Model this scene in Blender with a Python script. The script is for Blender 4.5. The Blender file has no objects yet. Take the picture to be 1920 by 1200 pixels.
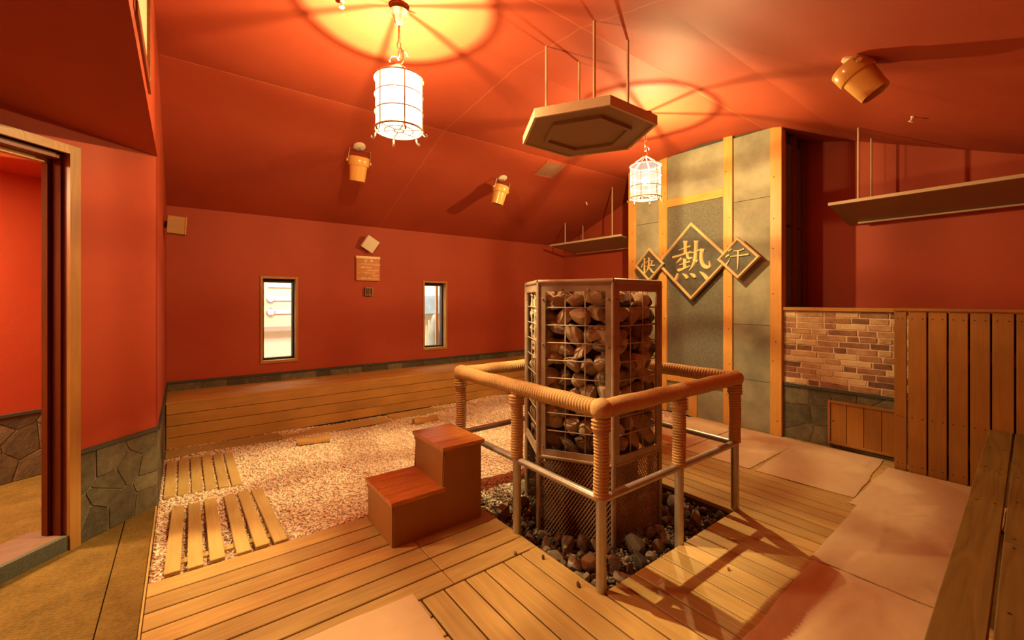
import bpy, bmesh, math, random
import numpy as np
from mathutils import Vector, Matrix, Euler, noise

# ------------------------------------------------------------------ camera, world, exposure
S = bpy.context.scene
COL = S.collection
CAM_H = 1.45
cam_d = bpy.data.cameras.new('camera'); cam = bpy.data.objects.new('camera', cam_d); COL.objects.link(cam)
cam.location = (0, 0, CAM_H); cam.rotation_euler = (math.radians(90), 0, math.radians(-37.43))
cam_d.sensor_width = 36; cam_d.lens = 804 / 1920 * 36; cam_d.shift_y = -38 / 1920; cam_d.clip_start = .02
S.camera = cam
w = bpy.data.worlds.new('world'); S.world = w; w.use_nodes = True
w.node_tree.nodes['Background'].inputs[0].default_value = (.9, .95, 1, 1)
w.node_tree.nodes['Background'].inputs[1].default_value = .6
S.view_settings.view_transform = 'Standard'; S.view_settings.look = 'None'
S.view_settings.gamma = 1; S.view_settings.use_curve_mapping = False
S.view_settings.exposure = 0.3
S.cycles.use_denoising = True
S.cycles.max_bounces = 10; S.cycles.diffuse_bounces = 3; S.cycles.sample_clamp_indirect = 6
LAMP_COL = (1.0, .77, .37)
LAMP1, LAMP2 = 420.0, 250.0          # watts of the two bulbs
SHADE1, SHADE2 = 4.0, 1.3            # glow of the two glass shades
def area(name, loc, rot, sx, sy, power, col):
    l = bpy.data.lights.new(name, 'AREA'); l.shape = 'RECTANGLE'; l.size = sx; l.size_y = sy; l.energy = power; l.color = col
    o = bpy.data.objects.new(name, l); COL.objects.link(o); o.location = loc; o.rotation_euler = rot
    return o
area('corridor_light', (2.0, 6.7, 2.95), (0, 0, 0), 5.0, .6, 220, (1, .97, .9))          # lit corridor behind the windows
area('entrance_room_light', (-1.95, 4.15, 2.43), (0, 0, 0), .4, .4, 140, (1, .66, .30))    # lamp of the room behind the doorway

random.seed(7); rng = np.random.default_rng(7)
PI = math.pi
R_ = Vector((math.sin(math.radians(52.57)), -math.cos(math.radians(52.57)), 0))
F_ = Vector((math.cos(math.radians(52.57)), math.sin(math.radians(52.57)), 0))
Z_ = Vector((0, 0, 1))

# ------------------------------------------------------------------ materials
def nd(nt, t, **k):
    n = nt.nodes.new(t)
    for a, b in k.items():
        if a == 'inp':
            for i, v in b.items(): n.inputs[i].default_value = v
        else: setattr(n, a, b)
    return n
def base(name, rough=.6, metal=0, spec=.4):
    m = bpy.data.materials.new(name); m.use_nodes = True; nt = m.node_tree
    b = nt.nodes['Principled BSDF']; b.inputs['Roughness'].default_value = rough; b.inputs['Metallic'].default_value = metal
    b.inputs['Specular IOR Level'].default_value = spec
    return m, nt, b
def ramp(nt, stops):
    r = nd(nt, 'ShaderNodeValToRGB'); e = r.color_ramp.elements
    while len(e) > 1: e.remove(e[-1])
    e[0].position = stops[0][0]; e[0].color = (*stops[0][1], 1)
    for p, c in stops[1:]:
        x = e.new(p); x.color = (*c, 1)
    return r
def mixc(nt, blend='MULTIPLY', fac=1.0):
    n = nd(nt, 'ShaderNodeMix', data_type='RGBA', blend_type=blend); n.inputs[0].default_value = fac
    return n
def plain(name, col, rough=.6, metal=0, var=.12, scale=6, bump=.15, bscale=60, spec=.4, rnd=0.0, detail=4):
    m, nt, b = base(name, rough, metal, spec); L = nt.links.new
    tc = nd(nt, 'ShaderNodeTexCoord')
    n = nd(nt, 'ShaderNodeTexNoise', inp={'Scale': scale, 'Detail': detail, 'Roughness': .6}); L(tc.outputs['Object'], n.inputs['Vector'])
    c2 = tuple(x * (1 - var) for x in col); c3 = tuple(min(1, x * (1 + var)) for x in col)
    r = ramp(nt, [(.3, c2), (.7, c3)]); L(n.outputs['Fac'], r.inputs[0]); out = r.outputs[0]
    if rnd:
        oi = nd(nt, 'ShaderNodeObjectInfo'); mr = nd(nt, 'ShaderNodeMapRange', inp={3: 1 - rnd, 4: 1 + rnd}); L(oi.outputs['Random'], mr.inputs[0])
        mx = mixc(nt); L(out, mx.inputs[6]); L(mr.outputs[0], mx.inputs[7]); out = mx.outputs[2]
    L(out, b.inputs['Base Color'])
    if bump:
        n2 = nd(nt, 'ShaderNodeTexNoise', inp={'Scale': bscale, 'Detail': 5, 'Roughness': .65}); L(tc.outputs['Object'], n2.inputs['Vector'])
        bp = nd(nt, 'ShaderNodeBump', inp={'Strength': bump, 'Distance': .01}); L(n2.outputs['Fac'], bp.inputs['Height']); L(bp.outputs[0], b.inputs['Normal'])
    return m
def wood(name, dark, light, rough=.5, grain=1.0, rnd=.14, axis=0, knots=True, bump=.25, spec=.4):
    """wood grain running along the object's local axis"""
    m, nt, b = base(name, rough, 0, spec); L = nt.links.new
    tc = nd(nt, 'ShaderNodeTexCoord'); oi = nd(nt, 'ShaderNodeObjectInfo')
    off = nd(nt, 'ShaderNodeVectorMath', operation='SCALE'); off.inputs[0].default_value = (37, 19, 53); L(oi.outputs['Random'], off.inputs['Scale'])
    add = nd(nt, 'ShaderNodeVectorMath', operation='ADD'); L(tc.outputs['Object'], add.inputs[0]); L(off.outputs[0], add.inputs[1])
    sc = [11 * grain, 11 * grain, 11 * grain]; sc[axis] = .9 * grain
    mp = nd(nt, 'ShaderNodeMapping'); mp.inputs['Scale'].default_value = sc; L(add.outputs[0], mp.inputs['Vector'])
    n1 = nd(nt, 'ShaderNodeTexNoise', inp={'Scale': 1.0, 'Detail': 2, 'Roughness': .5, 'Distortion': .6}); L(mp.outputs[0], n1.inputs['Vector'])
    mul = nd(nt, 'ShaderNodeMath', operation='MULTIPLY', inp={1: 13.0}); L(n1.outputs['Fac'], mul.inputs[0])
    fr = nd(nt, 'ShaderNodeMath', operation='PINGPONG', inp={1: 1.0}); L(mul.outputs[0], fr.inputs[0])
    sc2 = [170 * grain] * 3; sc2[axis] = 5 * grain
    mp2 = nd(nt, 'ShaderNodeMapping'); mp2.inputs['Scale'].default_value = sc2; L(add.outputs[0], mp2.inputs['Vector'])
    n2 = nd(nt, 'ShaderNodeTexNoise', inp={'Scale': 1.0, 'Detail': 3, 'Roughness': .6}); L(mp2.outputs[0], n2.inputs['Vector'])
    mx = nd(nt, 'ShaderNodeMath', operation='MULTIPLY_ADD', inp={1: .32}); L(fr.outputs[0], mx.inputs[0])
    m2 = nd(nt, 'ShaderNodeMath', operation='MULTIPLY', inp={1: .5}); L(n2.outputs['Fac'], m2.inputs[0]); L(m2.outputs[0], mx.inputs[2])
    r = ramp(nt, [(.12, light), (.55, tuple(.5 * (a + c) for a, c in zip(light, dark))), (.85, dark)]); L(mx.outputs[0], r.inputs[0])
    # large blotches
    n3 = nd(nt, 'ShaderNodeTexNoise', inp={'Scale': 2.2, 'Detail': 3}); L(add.outputs[0], n3.inputs['Vector'])
    r3 = nd(nt, 'ShaderNodeMapRange', inp={1: .3, 2: .7, 3: .84, 4: 1.1}); L(n3.outputs['Fac'], r3.inputs[0])
    ma = mixc(nt); L(r.outputs[0], ma.inputs[6]); L(r3.outputs[0], ma.inputs[7])
    mr = nd(nt, 'ShaderNodeMapRange', inp={3: 1 - rnd, 4: 1 + rnd}); L(oi.outputs['Random'], mr.inputs[0])
    mb = mixc(nt); L(ma.outputs[2], mb.inputs[6]); L(mr.outputs[0], mb.inputs[7])
    L(mb.outputs[2], b.inputs['Base Color'])
    bp = nd(nt, 'ShaderNodeBump', inp={'Strength': bump, 'Distance': .004}); L(mx.outputs[0], bp.inputs['Height']); L(bp.outputs[0], b.inputs['Normal'])
    return m
def emit(name, col, strength):
    m = bpy.data.materials.new(name); m.use_nodes = True; nt = m.node_tree; nt.nodes.clear()
    o = nd(nt, 'ShaderNodeOutputMaterial'); e = nd(nt, 'ShaderNodeEmission', inp={0: (*col, 1), 1: strength}); nt.links.new(e.outputs[0], o.inputs[0])
    return m
def shade_mat(name, col, strength, clear):
    m = bpy.data.materials.new(name); m.use_nodes = True; nt = m.node_tree; nt.nodes.clear()
    o = nd(nt, 'ShaderNodeOutputMaterial'); e = nd(nt, 'ShaderNodeEmission', inp={0: (*col, 1), 1: strength})
    t = nd(nt, 'ShaderNodeBsdfTransparent', inp={0: (1, .95, .88, 1)}); mx = nd(nt, 'ShaderNodeMixShader', inp={0: clear})
    nt.links.new(e.outputs[0], mx.inputs[1]); nt.links.new(t.outputs[0], mx.inputs[2]); nt.links.new(mx.outputs[0], o.inputs[0])
    return m
def red_paint(name, seams=False):
    m, nt, b = base(name, .62, 0, .3); L = nt.links.new
    tc = nd(nt, 'ShaderNodeTexCoord')
    n = nd(nt, 'ShaderNodeTexNoise', inp={'Scale': 1.4, 'Detail': 5, 'Roughness': .6}); L(tc.outputs['Object'], n.inputs['Vector'])
    r = ramp(nt, [(.3, (.36, .055, .020)), (.7, (.41, .068, .026))]); L(n.outputs['Fac'], r.inputs[0]); out = r.outputs[0]
    if seams:
        nw = nd(nt, 'ShaderNodeTexNoise', inp={'Scale': 9.0, 'Detail': 3}); L(tc.outputs['Object'], nw.inputs['Vector'])
        wob = nd(nt, 'ShaderNodeMath', operation='MULTIPLY_ADD', inp={1: .03, 2: -.015}); L(nw.outputs['Fac'], wob.inputs[0])
        sp = nd(nt, 'ShaderNodeSeparateXYZ'); L(tc.outputs['Object'], sp.inputs[0]); tot = None
        for ax, val in (('X', 2.17), ('Y', 4.0), ('Y', 2.05)):
            a = nd(nt, 'ShaderNodeMath', operation='ADD'); L(sp.outputs[ax], a.inputs[0]); L(wob.outputs[0], a.inputs[1])
            c = nd(nt, 'ShaderNodeMath', operation='COMPARE', inp={1: val, 2: .0035}); L(a.outputs[0], c.inputs[0])
            if tot is None: tot = c
            else:
                q = nd(nt, 'ShaderNodeMath', operation='MAXIMUM'); L(tot.outputs[0], q.inputs[0]); L(c.outputs[0], q.inputs[1]); tot = q
        f = nd(nt, 'ShaderNodeMath', operation='MULTIPLY', inp={1: .22}); L(tot.outputs[0], f.inputs[0])
        mx = mixc(nt, 'MIX'); L(f.outputs[0], mx.inputs[0]); L(out, mx.inputs[6]); mx.inputs[7].default_value = (.85, .42, .2, 1); out = mx.outputs[2]
    L(out, b.inputs['Base Color'])
    n2 = nd(nt, 'ShaderNodeTexNoise', inp={'Scale': 90, 'Detail': 4}); L(tc.outputs['Object'], n2.inputs['Vector'])
    bp = nd(nt, 'ShaderNodeBump', inp={'Strength': .06, 'Distance': .01}); L(n2.outputs['Fac'], bp.inputs['Height']); L(bp.outputs[0], b.inputs['Normal'])
    return m
def stone_mat(name, stops, rough=.8, scale=9, bump=.5, bscale=30, rnd=.3):
    m, nt, b = base(name, rough, 0, .3); L = nt.links.new
    tc = nd(nt, 'ShaderNodeTexCoord'); oi = nd(nt, 'ShaderNodeObjectInfo')
    off = nd(nt, 'ShaderNodeVectorMath', operation='SCALE'); off.inputs[0].default_value = (41, 23, 17); L(oi.outputs['Random'], off.inputs['Scale'])
    add = nd(nt, 'ShaderNodeVectorMath', operation='ADD'); L(tc.outputs['Object'], add.inputs[0]); L(off.outputs[0], add.inputs[1])
    n = nd(nt, 'ShaderNodeTexNoise', inp={'Scale': scale, 'Detail': 7, 'Roughness': .7}); L(add.outputs[0], n.inputs['Vector'])
    ad = nd(nt, 'ShaderNodeMath', operation='MULTIPLY_ADD', inp={1: 1.0}); L(n.outputs['Fac'], ad.inputs[0])
    mr = nd(nt, 'ShaderNodeMapRange', inp={3: -rnd, 4: rnd}); L(oi.outputs['Random'], mr.inputs[0]); L(mr.outputs[0], ad.inputs[2])
    r = ramp(nt, stops); L(ad.outputs[0], r.inputs[0]); L(r.outputs[0], b.inputs['Base Color'])
    n2 = nd(nt, 'ShaderNodeTexNoise', inp={'Scale': bscale, 'Detail': 6, 'Roughness': .7}); L(add.outputs[0], n2.inputs['Vector'])
    bp = nd(nt, 'ShaderNodeBump', inp={'Strength': bump, 'Distance': .012}); L(n2.outputs['Fac'], bp.inputs['Height']); L(bp.outputs[0], b.inputs['Normal'])
    return m
def island_mat(name, stops, rough=.5):
    m, nt, b = base(name, rough, 0, .4); L = nt.links.new
    g = nd(nt, 'ShaderNodeNewGeometry'); r = ramp(nt, stops); L(g.outputs['Random Per Island'], r.inputs[0]); L(r.outputs[0], b.inputs['Base Color'])
    return m
def weave_mat(name, c1, c2, sc=90, rough=.9):
    m, nt, b = base(name, rough, 0, .15); L = nt.links.new
    tc = nd(nt, 'ShaderNodeTexCoord'); mp = nd(nt, 'ShaderNodeMapping'); mp.inputs['Rotation'].default_value = (0, 0, .5); L(tc.outputs['Object'], mp.inputs[0])
    v = nd(nt, 'ShaderNodeTexVoronoi', inp={'Scale': sc, 'Randomness': .35}); L(mp.outputs[0], v.inputs['Vector'])
    n = nd(nt, 'ShaderNodeTexNoise', inp={'Scale': 5, 'Detail': 6, 'Roughness': .7}); L(tc.outputs['Object'], n.inputs['Vector'])
    a = nd(nt, 'ShaderNodeMath', operation='MULTIPLY_ADD', inp={1: .55}); L(v.outputs['Distance'], a.inputs[0]); L(n.outputs['Fac'], a.inputs[2])
    r = ramp(nt, [(.35, c1), (.95, c2)]); L(a.outputs[0], r.inputs[0]); L(r.outputs[0], b.inputs['Base Color'])
    bp = nd(nt, 'ShaderNodeBump', inp={'Strength': .5, 'Distance': .006}); bp.invert = True; L(v.outputs['Distance'], bp.inputs['Height']); L(bp.outputs[0], b.inputs['Normal'])
    return m

M = {}
M['red'] = red_paint('red_paint'); M['red_seam'] = red_paint('red_paint_seamed', True)
M['deck'] = wood('deck_pine', (.34, .195, .052), (.53, .355, .125), .5)
M['duck'] = wood('duckboard_pine', (.46, .30, .085), (.60, .43, .155), .55, rnd=.06)
M['bench'] = wood('bench_cedar', (.40, .195, .04), (.51, .27, .065), .6, .7, rnd=.05, bump=.12)
M['bench_r'] = wood('worn_bench_wood', (.085, .05, .009), (.20, .125, .026), .55, .8, rnd=.06)
M['clad'] = wood('cladding_cedar', (.27, .105, .016), (.36, .155, .026), .5, .8, rnd=.06, bump=.1)
M['post'] = wood('orange_post_wood', (.52, .24, .055), (.66, .34, .085), .45, .9, rnd=.06, bump=.12)
M['darkpost'] = wood('dark_post_wood', (.13, .035, .012), (.2, .055, .018), .5, rnd=.06)
M['casing'] = wood('window_casing_wood', (.36, .16, .03), (.5, .24, .05), .4, rnd=.05)
M['casing_v'] = wood('door_casing_wood', (.30, .14, .03), (.42, .21, .05), .45, rnd=.03, axis=2)
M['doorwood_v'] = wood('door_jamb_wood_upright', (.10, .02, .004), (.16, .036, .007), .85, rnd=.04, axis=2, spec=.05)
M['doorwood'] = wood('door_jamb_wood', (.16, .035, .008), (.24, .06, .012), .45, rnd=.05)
M['tread'] = wood('reddish_tread_wood', (.22, .05, .008), (.58, .23, .055), .28, 1.6, rnd=.05)
M['boxside'] = plain('step_box_laminate', (.33, .14, .032), .5, var=.06, bump=.05)
M['sill'] = wood('sill_board_wood', (.26, .15, .045), (.36, .22, .07), .6, rnd=.04)
M['rug'] = weave_mat('ochre_carpet', (.06, .035, .007), (.19, .115, .026), 62)
M['rug2'] = weave_mat('inner_ochre_carpet', (.20, .10, .014), (.34, .18, .033), 80)
M['slate'] = stone_mat('slate', [(.2, (.060, .052, .032)), (.5, (.120, .104, .062)), (.8, (.20, .175, .105))], .75, 14, .5, 40, .22)
M['grout'] = plain('grout', (.19, .165, .105), .9, var=.2, scale=20, bump=.4)
M['blacktrim'] = plain('dark_trim', (.055, .058, .045), .7, var=.2, bump=.1)
M['brick'] = stone_mat('thin_stone_brick', [(.0, (.12, .07, .045)), (.25, (.27, .13, .075)), (.45, (.42, .24, .125)), (.65, (.56, .38, .21)), (.95, (.66, .52, .33))], .75, 8, .5, 40, .42)
M['mortar'] = plain('pale_mortar', (.66, .52, .34), .9, var=.2, scale=30, bump=.4)
M['concrete'] = plain('pale_concrete', (.265, .255, .175), .85, var=.35, scale=2.6, bump=.35, bscale=120, rnd=.06, detail=9)
M['darkslab'] = plain('dark_granular_slab', (.145, .142, .105), .85, var=.5, scale=130, bump=.5, bscale=160)
M['signpanel'] = plain('dark_sign_panel', (.075, .072, .055), .55, var=.3, scale=10, bump=.2)
M['signframe'] = plain('gilded_frame', (.55, .40, .19), .4, var=.12, bump=.1)
M['gold'] = plain('gilded_letters', (.68, .49, .22), .38, var=.1, bump=.06)
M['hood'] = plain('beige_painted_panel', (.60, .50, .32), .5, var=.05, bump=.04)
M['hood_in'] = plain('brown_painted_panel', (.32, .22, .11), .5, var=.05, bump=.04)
M['rod'] = plain('beige_rod', (.52, .38, .23), .45, var=.05, bump=.02)
M['stove'] = plain('weathered_steel', (.36, .27, .19), .5, .35, var=.2, scale=9, bump=.12)
M['wire'] = plain('grid_bar_steel', (.42, .32, .22), .55, .2, var=.15, bump=.1)
M['skirt'] = plain('rusty_expanded_metal', (.33, .20, .11), .6, .3, var=.35, scale=7, bump=.2)
M['liner'] = plain('dark_brown_liner', (.07, .045, .028), .9, var=.3)  # dark brown core that fills the cage behind the stones
M['pipe'] = plain('galvanised_pipe', (.46, .42, .36), .38, .65, var=.12, scale=14, bump=.06)
M['rope'] = plain('jute_rope', (.58, .36, .155), .9, var=.16, scale=160, bump=.5, bscale=320, spec=.1)
M['cage_rock'] = stone_mat('cage_stone', [(.1, (.11, .08, .055)), (.4, (.28, .20, .125)), (.6, (.42, .31, .20)), (.85, (.56, .44, .30))], .8, 2.2, .45, 7, .3)
M['pit_rock'] = stone_mat('pit_stone', [(.15, (.04, .030, .022)), (.4, (.10, .07, .047)), (.6, (.20, .15, .10)), (.9, (.38, .31, .22))], .7, 2.2, .45, 7, .3)
M['rust_rock'] = stone_mat('rusty_stone', [(.2, (.09, .035, .015)), (.6, (.24, .10, .04)), (.9, (.36, .2, .10))], .7, 10, .5, 40, .1)
M['salt'] = island_mat('pink_salt', [(0, (.52, .26, .16)), (.14, (.70, .46, .31)), (.3, (.84, .66, .47)), (.7, (.90, .77, .57)), (1, (.94, .87, .70))], .4)
M['saltbed'] = plain('pink_salt_bed', (.66, .47, .31), .8, var=.15, scale=40, bump=.3)
M['gravel'] = island_mat('pit_gravel', [(0, (.07, .055, .04)), (.5, (.2, .155, .11)), (1, (.38, .3, .21))], .8)
M['wgravel'] = island_mat('pale_gravel', [(0, (.3, .25, .18)), (.5, (.55, .47, .34)), (1, (.7, .62, .47))], .8)
M['soil'] = plain('dark_soil', (.035, .025, .018), .95, var=.3)
M['cloth'] = plain('beige_cotton_mat', (.56, .40, .24), .95, var=.05, scale=4, bump=.35, bscale=26, spec=.1, rnd=.04)
M['iron'] = plain('white_iron', (.62, .52, .36), .45, .2, var=.06, bump=.03)
M['rose'] = plain('verdigris_rose', (.34, .36, .24), .4, .3, var=.1, bump=.03)
M['rust'] = plain('rusty_chain', (.4, .2, .09), .5, .5, var=.15)
M['shade1'] = shade_mat('frosted_shade', (1, .86, .62), SHADE1, .27)
M['shade2'] = shade_mat('clear_shade', (1, .86, .62), SHADE2, .6)
M['bulb'] = shade_mat('bulb_glass', (1, .9, .7), 60, .9)
M['bucket'] = plain('yellow_enamel', (.78, .44, .11), .22, var=.05, bump=0, spec=.6)
M['steel'] = plain('brushed_steel', (.45, .36, .26), .35, .7, var=.1, bump=.05)
M['cream'] = plain('cream_plastic', (.78, .70, .50), .4, var=.04, bump=.03)
M['oak'] = wood('light_box_wood', (.28, .14, .04), (.38, .20, .065), .5, rnd=.02)
M['notice'] = wood('orange_notice_wood', (.50, .17, .025), (.60, .22, .04), .45, rnd=.02, bump=.05)
M['letter'] = plain('pale_lettering', (.9, .72, .45), .6, var=.02, bump=0)
M['black'] = plain('black_metal', (.018, .014, .010), .45, var=.1, bump=.02)
M['vent'] = plain('vent_red', (.44, .075, .035), .5, var=.05, bump=0)
M['ventback'] = plain('vent_dark_red', (.06, .012, .006), .8, var=.05, bump=0)
M['ventslat'] = plain('vent_slat', (.60, .30, .17), .4, var=.05, bump=0)
M['cwall'] = plain('corridor_cream', (.80, .76, .56), .8, var=.03, bump=.05)
M['white'] = plain('white_board', (.85, .85, .84), .7, var=.02, bump=0)
M['blue'] = plain('blue_print', (.30, .45, .75), .6, var=.02, bump=0); M['pink'] = plain('red_print', (.68, .22, .20), .6, var=.02, bump=0)
M['tan'] = plain('tan_band', (.62, .40, .30), .7, var=.02, bump=0); M['yel'] = plain('yellow_board', (.80, .74, .46), .7, var=.05, bump=0)
M['shrub'] = plain('grey_green_stone', (.30, .34, .26), .8, var=.2, bump=.3); M['teal'] = plain('blue_green_hedge', (.34, .48, .50), .8, var=.2, bump=.2)
M['threshold'] = plain('dark_granite', (.075, .078, .055), .6, var=.35, scale=120, bump=.1)
M['thresh_top'] = wood('threshold_wood', (.13, .07, .045), (.2, .115, .075), .5, rnd=.02)
m, nt, b = base('glass', .05); b.inputs['Transmission Weight'].default_value = 1; b.inputs['IOR'].default_value = 1.02; M['glass'] = m
M['milk'] = plain('milky_glass', (.62, .58, .36), .5, var=.03, bump=0)

# ------------------------------------------------------------------ mesh helpers
def link(name, me, mat=None, parent=None, loc=None):
    o = bpy.data.objects.new(name, me); COL.objects.link(o)
    if mat and not me.materials: me.materials.append(M[mat])
    if parent is not None:
        o.parent = parent
    if loc is not None: o.location = Vector(loc) - (parent.location if parent is not None else Vector())
    return o
def finish(bm, smooth=False, name='mesh', angle=None):
    me = bpy.data.meshes.new(name); bmesh.ops.recalc_face_normals(bm, faces=bm.faces[:]); bm.to_mesh(me); bm.free()
    if smooth:
        me.polygons.foreach_set('use_smooth', [True] * len(me.polygons))
        if angle: me.set_sharp_from_angle(angle=math.radians(angle))
    return me
def part(name, bm, mat, parent=None, smooth=False, angle=None):
    """mesh given in world coordinates, stored relative to its parent"""
    if parent is not None:
        bmesh.ops.translate(bm, verts=bm.verts[:], vec=-parent.location)
        o = link(name, finish(bm, smooth, name, angle), mat, parent)
    else:
        o = link(name, finish(bm, smooth, name, angle), mat)
    return o
def rebase(o, p):
    """move a world-space mesh's origin to p"""
    o.data.transform(Matrix.Translation(-Vector(p))); o.location = p; return o
def box(bm, x0, x1, y0, y1, z0, z1, bev=0):
    r = bmesh.ops.create_cube(bm, size=1); vs = r['verts']
    bmesh.ops.scale(bm, vec=(x1 - x0, y1 - y0, z1 - z0), verts=vs); bmesh.ops.translate(bm, vec=((x0 + x1) / 2, (y0 + y1) / 2, (z0 + z1) / 2), verts=vs)
    if bev:
        es = list({e for v in vs for e in v.link_edges}); bmesh.ops.bevel(bm, geom=es, offset=bev, segments=1, affect='EDGES')
def nb(): return bmesh.new()
def boxm(*a, bev=0):
    bm = nb(); box(bm, *a, bev=bev); return bm
def ring(bm, c, ax, r, n, up=None, phase=0):
    ax = ax.normalized(); up = up or (Vector((0, 0, 1)) if abs(ax.z) < .9 else Vector((1, 0, 0)))
    a = ax.cross(up).normalized(); b2 = ax.cross(a).normalized()
    return [bm.verts.new(c + (a * math.cos(phase + 2 * PI * i / n) + b2 * math.sin(phase + 2 * PI * i / n)) * r) for i in range(n)]
def bridge(bm, A, B):
    n = len(A)
    for i in range(n): bm.faces.new((A[i], A[(i + 1) % n], B[(i + 1) % n], B[i]))
def tube(bm, pts, r, n=8, closed=False, cap=True):
    pts = [Vector(p) for p in pts]; k = len(pts); rs = r if isinstance(r, (list, tuple)) else [r] * k
    up = None; rings = []
    for i in range(k):
        if closed: d = pts[(i + 1) % k] - pts[i - 1]
        else: d = pts[min(i + 1, k - 1)] - pts[max(i - 1, 0)]
        d.normalize()
        if up is None: up = Vector((0, 0, 1)) if abs(d.z) < .9 else Vector((1, 0, 0))
        a = d.cross(up)
        if a.length < 1e-4: a = d.cross(Vector((.3, .8, .5)))
        a.normalize(); b2 = d.cross(a).normalized(); up = -b2 if b2.dot(up) < 0 else b2
        a = d.cross(up).normalized()
        rings.append([bm.verts.new(pts[i] + (a * math.cos(2 * PI * j / n) + up * math.sin(2 * PI * j / n)) * rs[i]) for j in range(n)])
    for i in range(k - 1): bridge(bm, rings[i], rings[i + 1])
    if closed: bridge(bm, rings[-1], rings[0])
    elif cap: bm.faces.new(rings[0][::-1]); bm.faces.new(rings[-1])
def lathe(bm, prof, c, ax=Z_, n=24, cap0=True, cap1=True):
    """prof: list of (radius, distance along axis)"""
    c = Vector(c); rs = [ring(bm, c + ax * h, ax, max(r, 1e-4), n) for r, h in prof]
    for i in range(len(rs) - 1): bridge(bm, rs[i], rs[i + 1])
    if cap0: bm.faces.new(rs[0][::-1])
    if cap1: bm.faces.new(rs[-1])
def prism(bm, poly, d):
    """poly: 3D points; extruded by vector d"""
    d = Vector(d); A = [bm.verts.new(Vector(p)) for p in poly]; B = [bm.verts.new(Vector(p) + d) for p in poly]
    bm.faces.new(A[::-1]); bm.faces.new(B); bridge(bm, A, B)
_cache = {}
def boardmesh(L, W, T, bev=.003):
    k = (round(L, 3), round(W, 3), round(T, 3), bev)
    if k not in _cache: _cache[k] = finish(boxm(-L / 2, L / 2, -W / 2, W / 2, -T / 2, T / 2, bev=bev), name='board')
    return _cache[k]
def board(name, L, W, T, loc, rot, mat, parent=None, bev=.003):
    """a board whose local X runs along its length; shared mesh per size and material"""
    k = (round(L, 3), round(W, 3), round(T, 3), bev, mat)
    if k not in _cache:
        me = finish(boxm(-L / 2, L / 2, -W / 2, W / 2, -T / 2, T / 2, bev=bev), name=name); me.materials.append(M[mat]); _cache[k] = me
    o = link(name, _cache[k], None, parent, loc); o.rotation_euler = rot; return o
def thing(name, label, cat, loc, group=None):
    o = bpy.data.objects.new(name, None); COL.objects.link(o); o.location = loc; o.empty_display_size = .1
    return tag(o, label, cat, group)
def tag(o, label, cat, group=None):
    o['label'] = label; o['category'] = cat
    if group: o['group'] = group
    return o
def struct(o): o['kind'] = 'structure'; return o
def stuff(o): o['kind'] = 'stuff'; return o
RX = (0, 0, 0); RY = (0, 0, PI / 2); RZ = (0, PI / 2, 0)

# ------------------------------------------------------------------ room shell
U0, U1, V0, V1 = -.148, 5.75, -.37, 5.9          # left wall, red end wall, right wall, back wall
PROF = [(-.37, 2.46), (1.45, 3.17), (2.05, 3.32), (2.765, 3.36), (4.0, 3.22), (5.9, 2.46)]
def ceilz(v):
    for (a, za), (b2, zb) in zip(PROF, PROF[1:]):
        if a <= v <= b2: return za + (zb - za) * (v - a) / (b2 - a)
    return 2.46
SOF = 2.46
# ceiling: vaulted shell
bm = nb()
pts = PROF
for (a, za), (b2, zb) in zip(pts, pts[1:]):
    prism(bm, [(U0 - .02, a, za), (U0 - .02, b2, zb), (U0 - .02, b2, zb + .12), (U0 - .02, a, za + .12)], (U1 - U0 + .14, 0, 0))
struct(part('ceiling', bm, 'red_seam'))
# soffit over the entrance
struct(part('ceiling_entrance', boxm(-2.2, U0 - .1, V0, 5.6, SOF, SOF + .1), 'red'))
# back wall with two window holes
WIN = [(.725, 1.135, .68, 1.735), (2.835, 3.245, .69, 1.735)]
bm = nb(); us = [U0 - .1, WIN[0][0], WIN[0][1], WIN[1][0], WIN[1][1], U1 + .1]
for i in range(5):
    if i in (1, 3):
        wn = WIN[i // 2]; box(bm, us[i], us[i + 1], V1, V1 + .15, 0, wn[2]); box(bm, us[i], us[i + 1], V1, V1 + .15, wn[3], 2.6)
    else: box(bm, us[i], us[i + 1], V1, V1 + .15, 0, 2.6)
wall_back = struct(part('wall_back', bm, 'red'))
# left wall (short strip below, gable above) with a high window opening
HW = (2.1, 2.95, 2.56, 3.12)
bm = nb()
prism(bm, [(U0, 3.92, 0), (U0, V1 + .1, 0), (U0, V1 + .1, SOF), (U0, 3.92, SOF)], (-.1, 0, 0))
def gable(v0, v1, zlo=SOF, zhi=None):
    vs = [v0] + [p[0] for p in PROF if v0 < p[0] < v1] + [v1]
    top = [(U0, v, (ceilz(v) + .03) if zhi is None else zhi) for v in vs]
    prism(bm, [(U0, v0, zlo), (U0, v1, zlo)] + top[::-1], (-.1, 0, 0))
gable(V0 - .05, HW[0]); gable(HW[1], V1 + .1); gable(HW[0], HW[1], SOF, HW[2] - .03); gable(HW[0], HW[1], HW[3])
wall_left = struct(part('wall_left', bm, 'red'))
# end wall behind the feature wall, right wall, wall behind the entrance
bm = nb()
vs = [V0 - .05] + [p[0] for p in PROF[1:-1]] + [V1 + .1]
prism(bm, [(U1, V0 - .05, 0), (U1, V1 + .1, 0)] + [(U1, v, ceilz(v) + .05) for v in vs[::-1]], (.12, 0, 0))
wall_end = struct(part('wall_end', bm, 'red'))
struct(part('wall_right', boxm(-2.2, U1 + .1, V0 - .12, V0, 0, 2.56), 'red'))
struct(part('wall_rear', boxm(-2.3, -2.2, V0 - .12, 5.6, 0, 2.56), 'red'))
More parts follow.
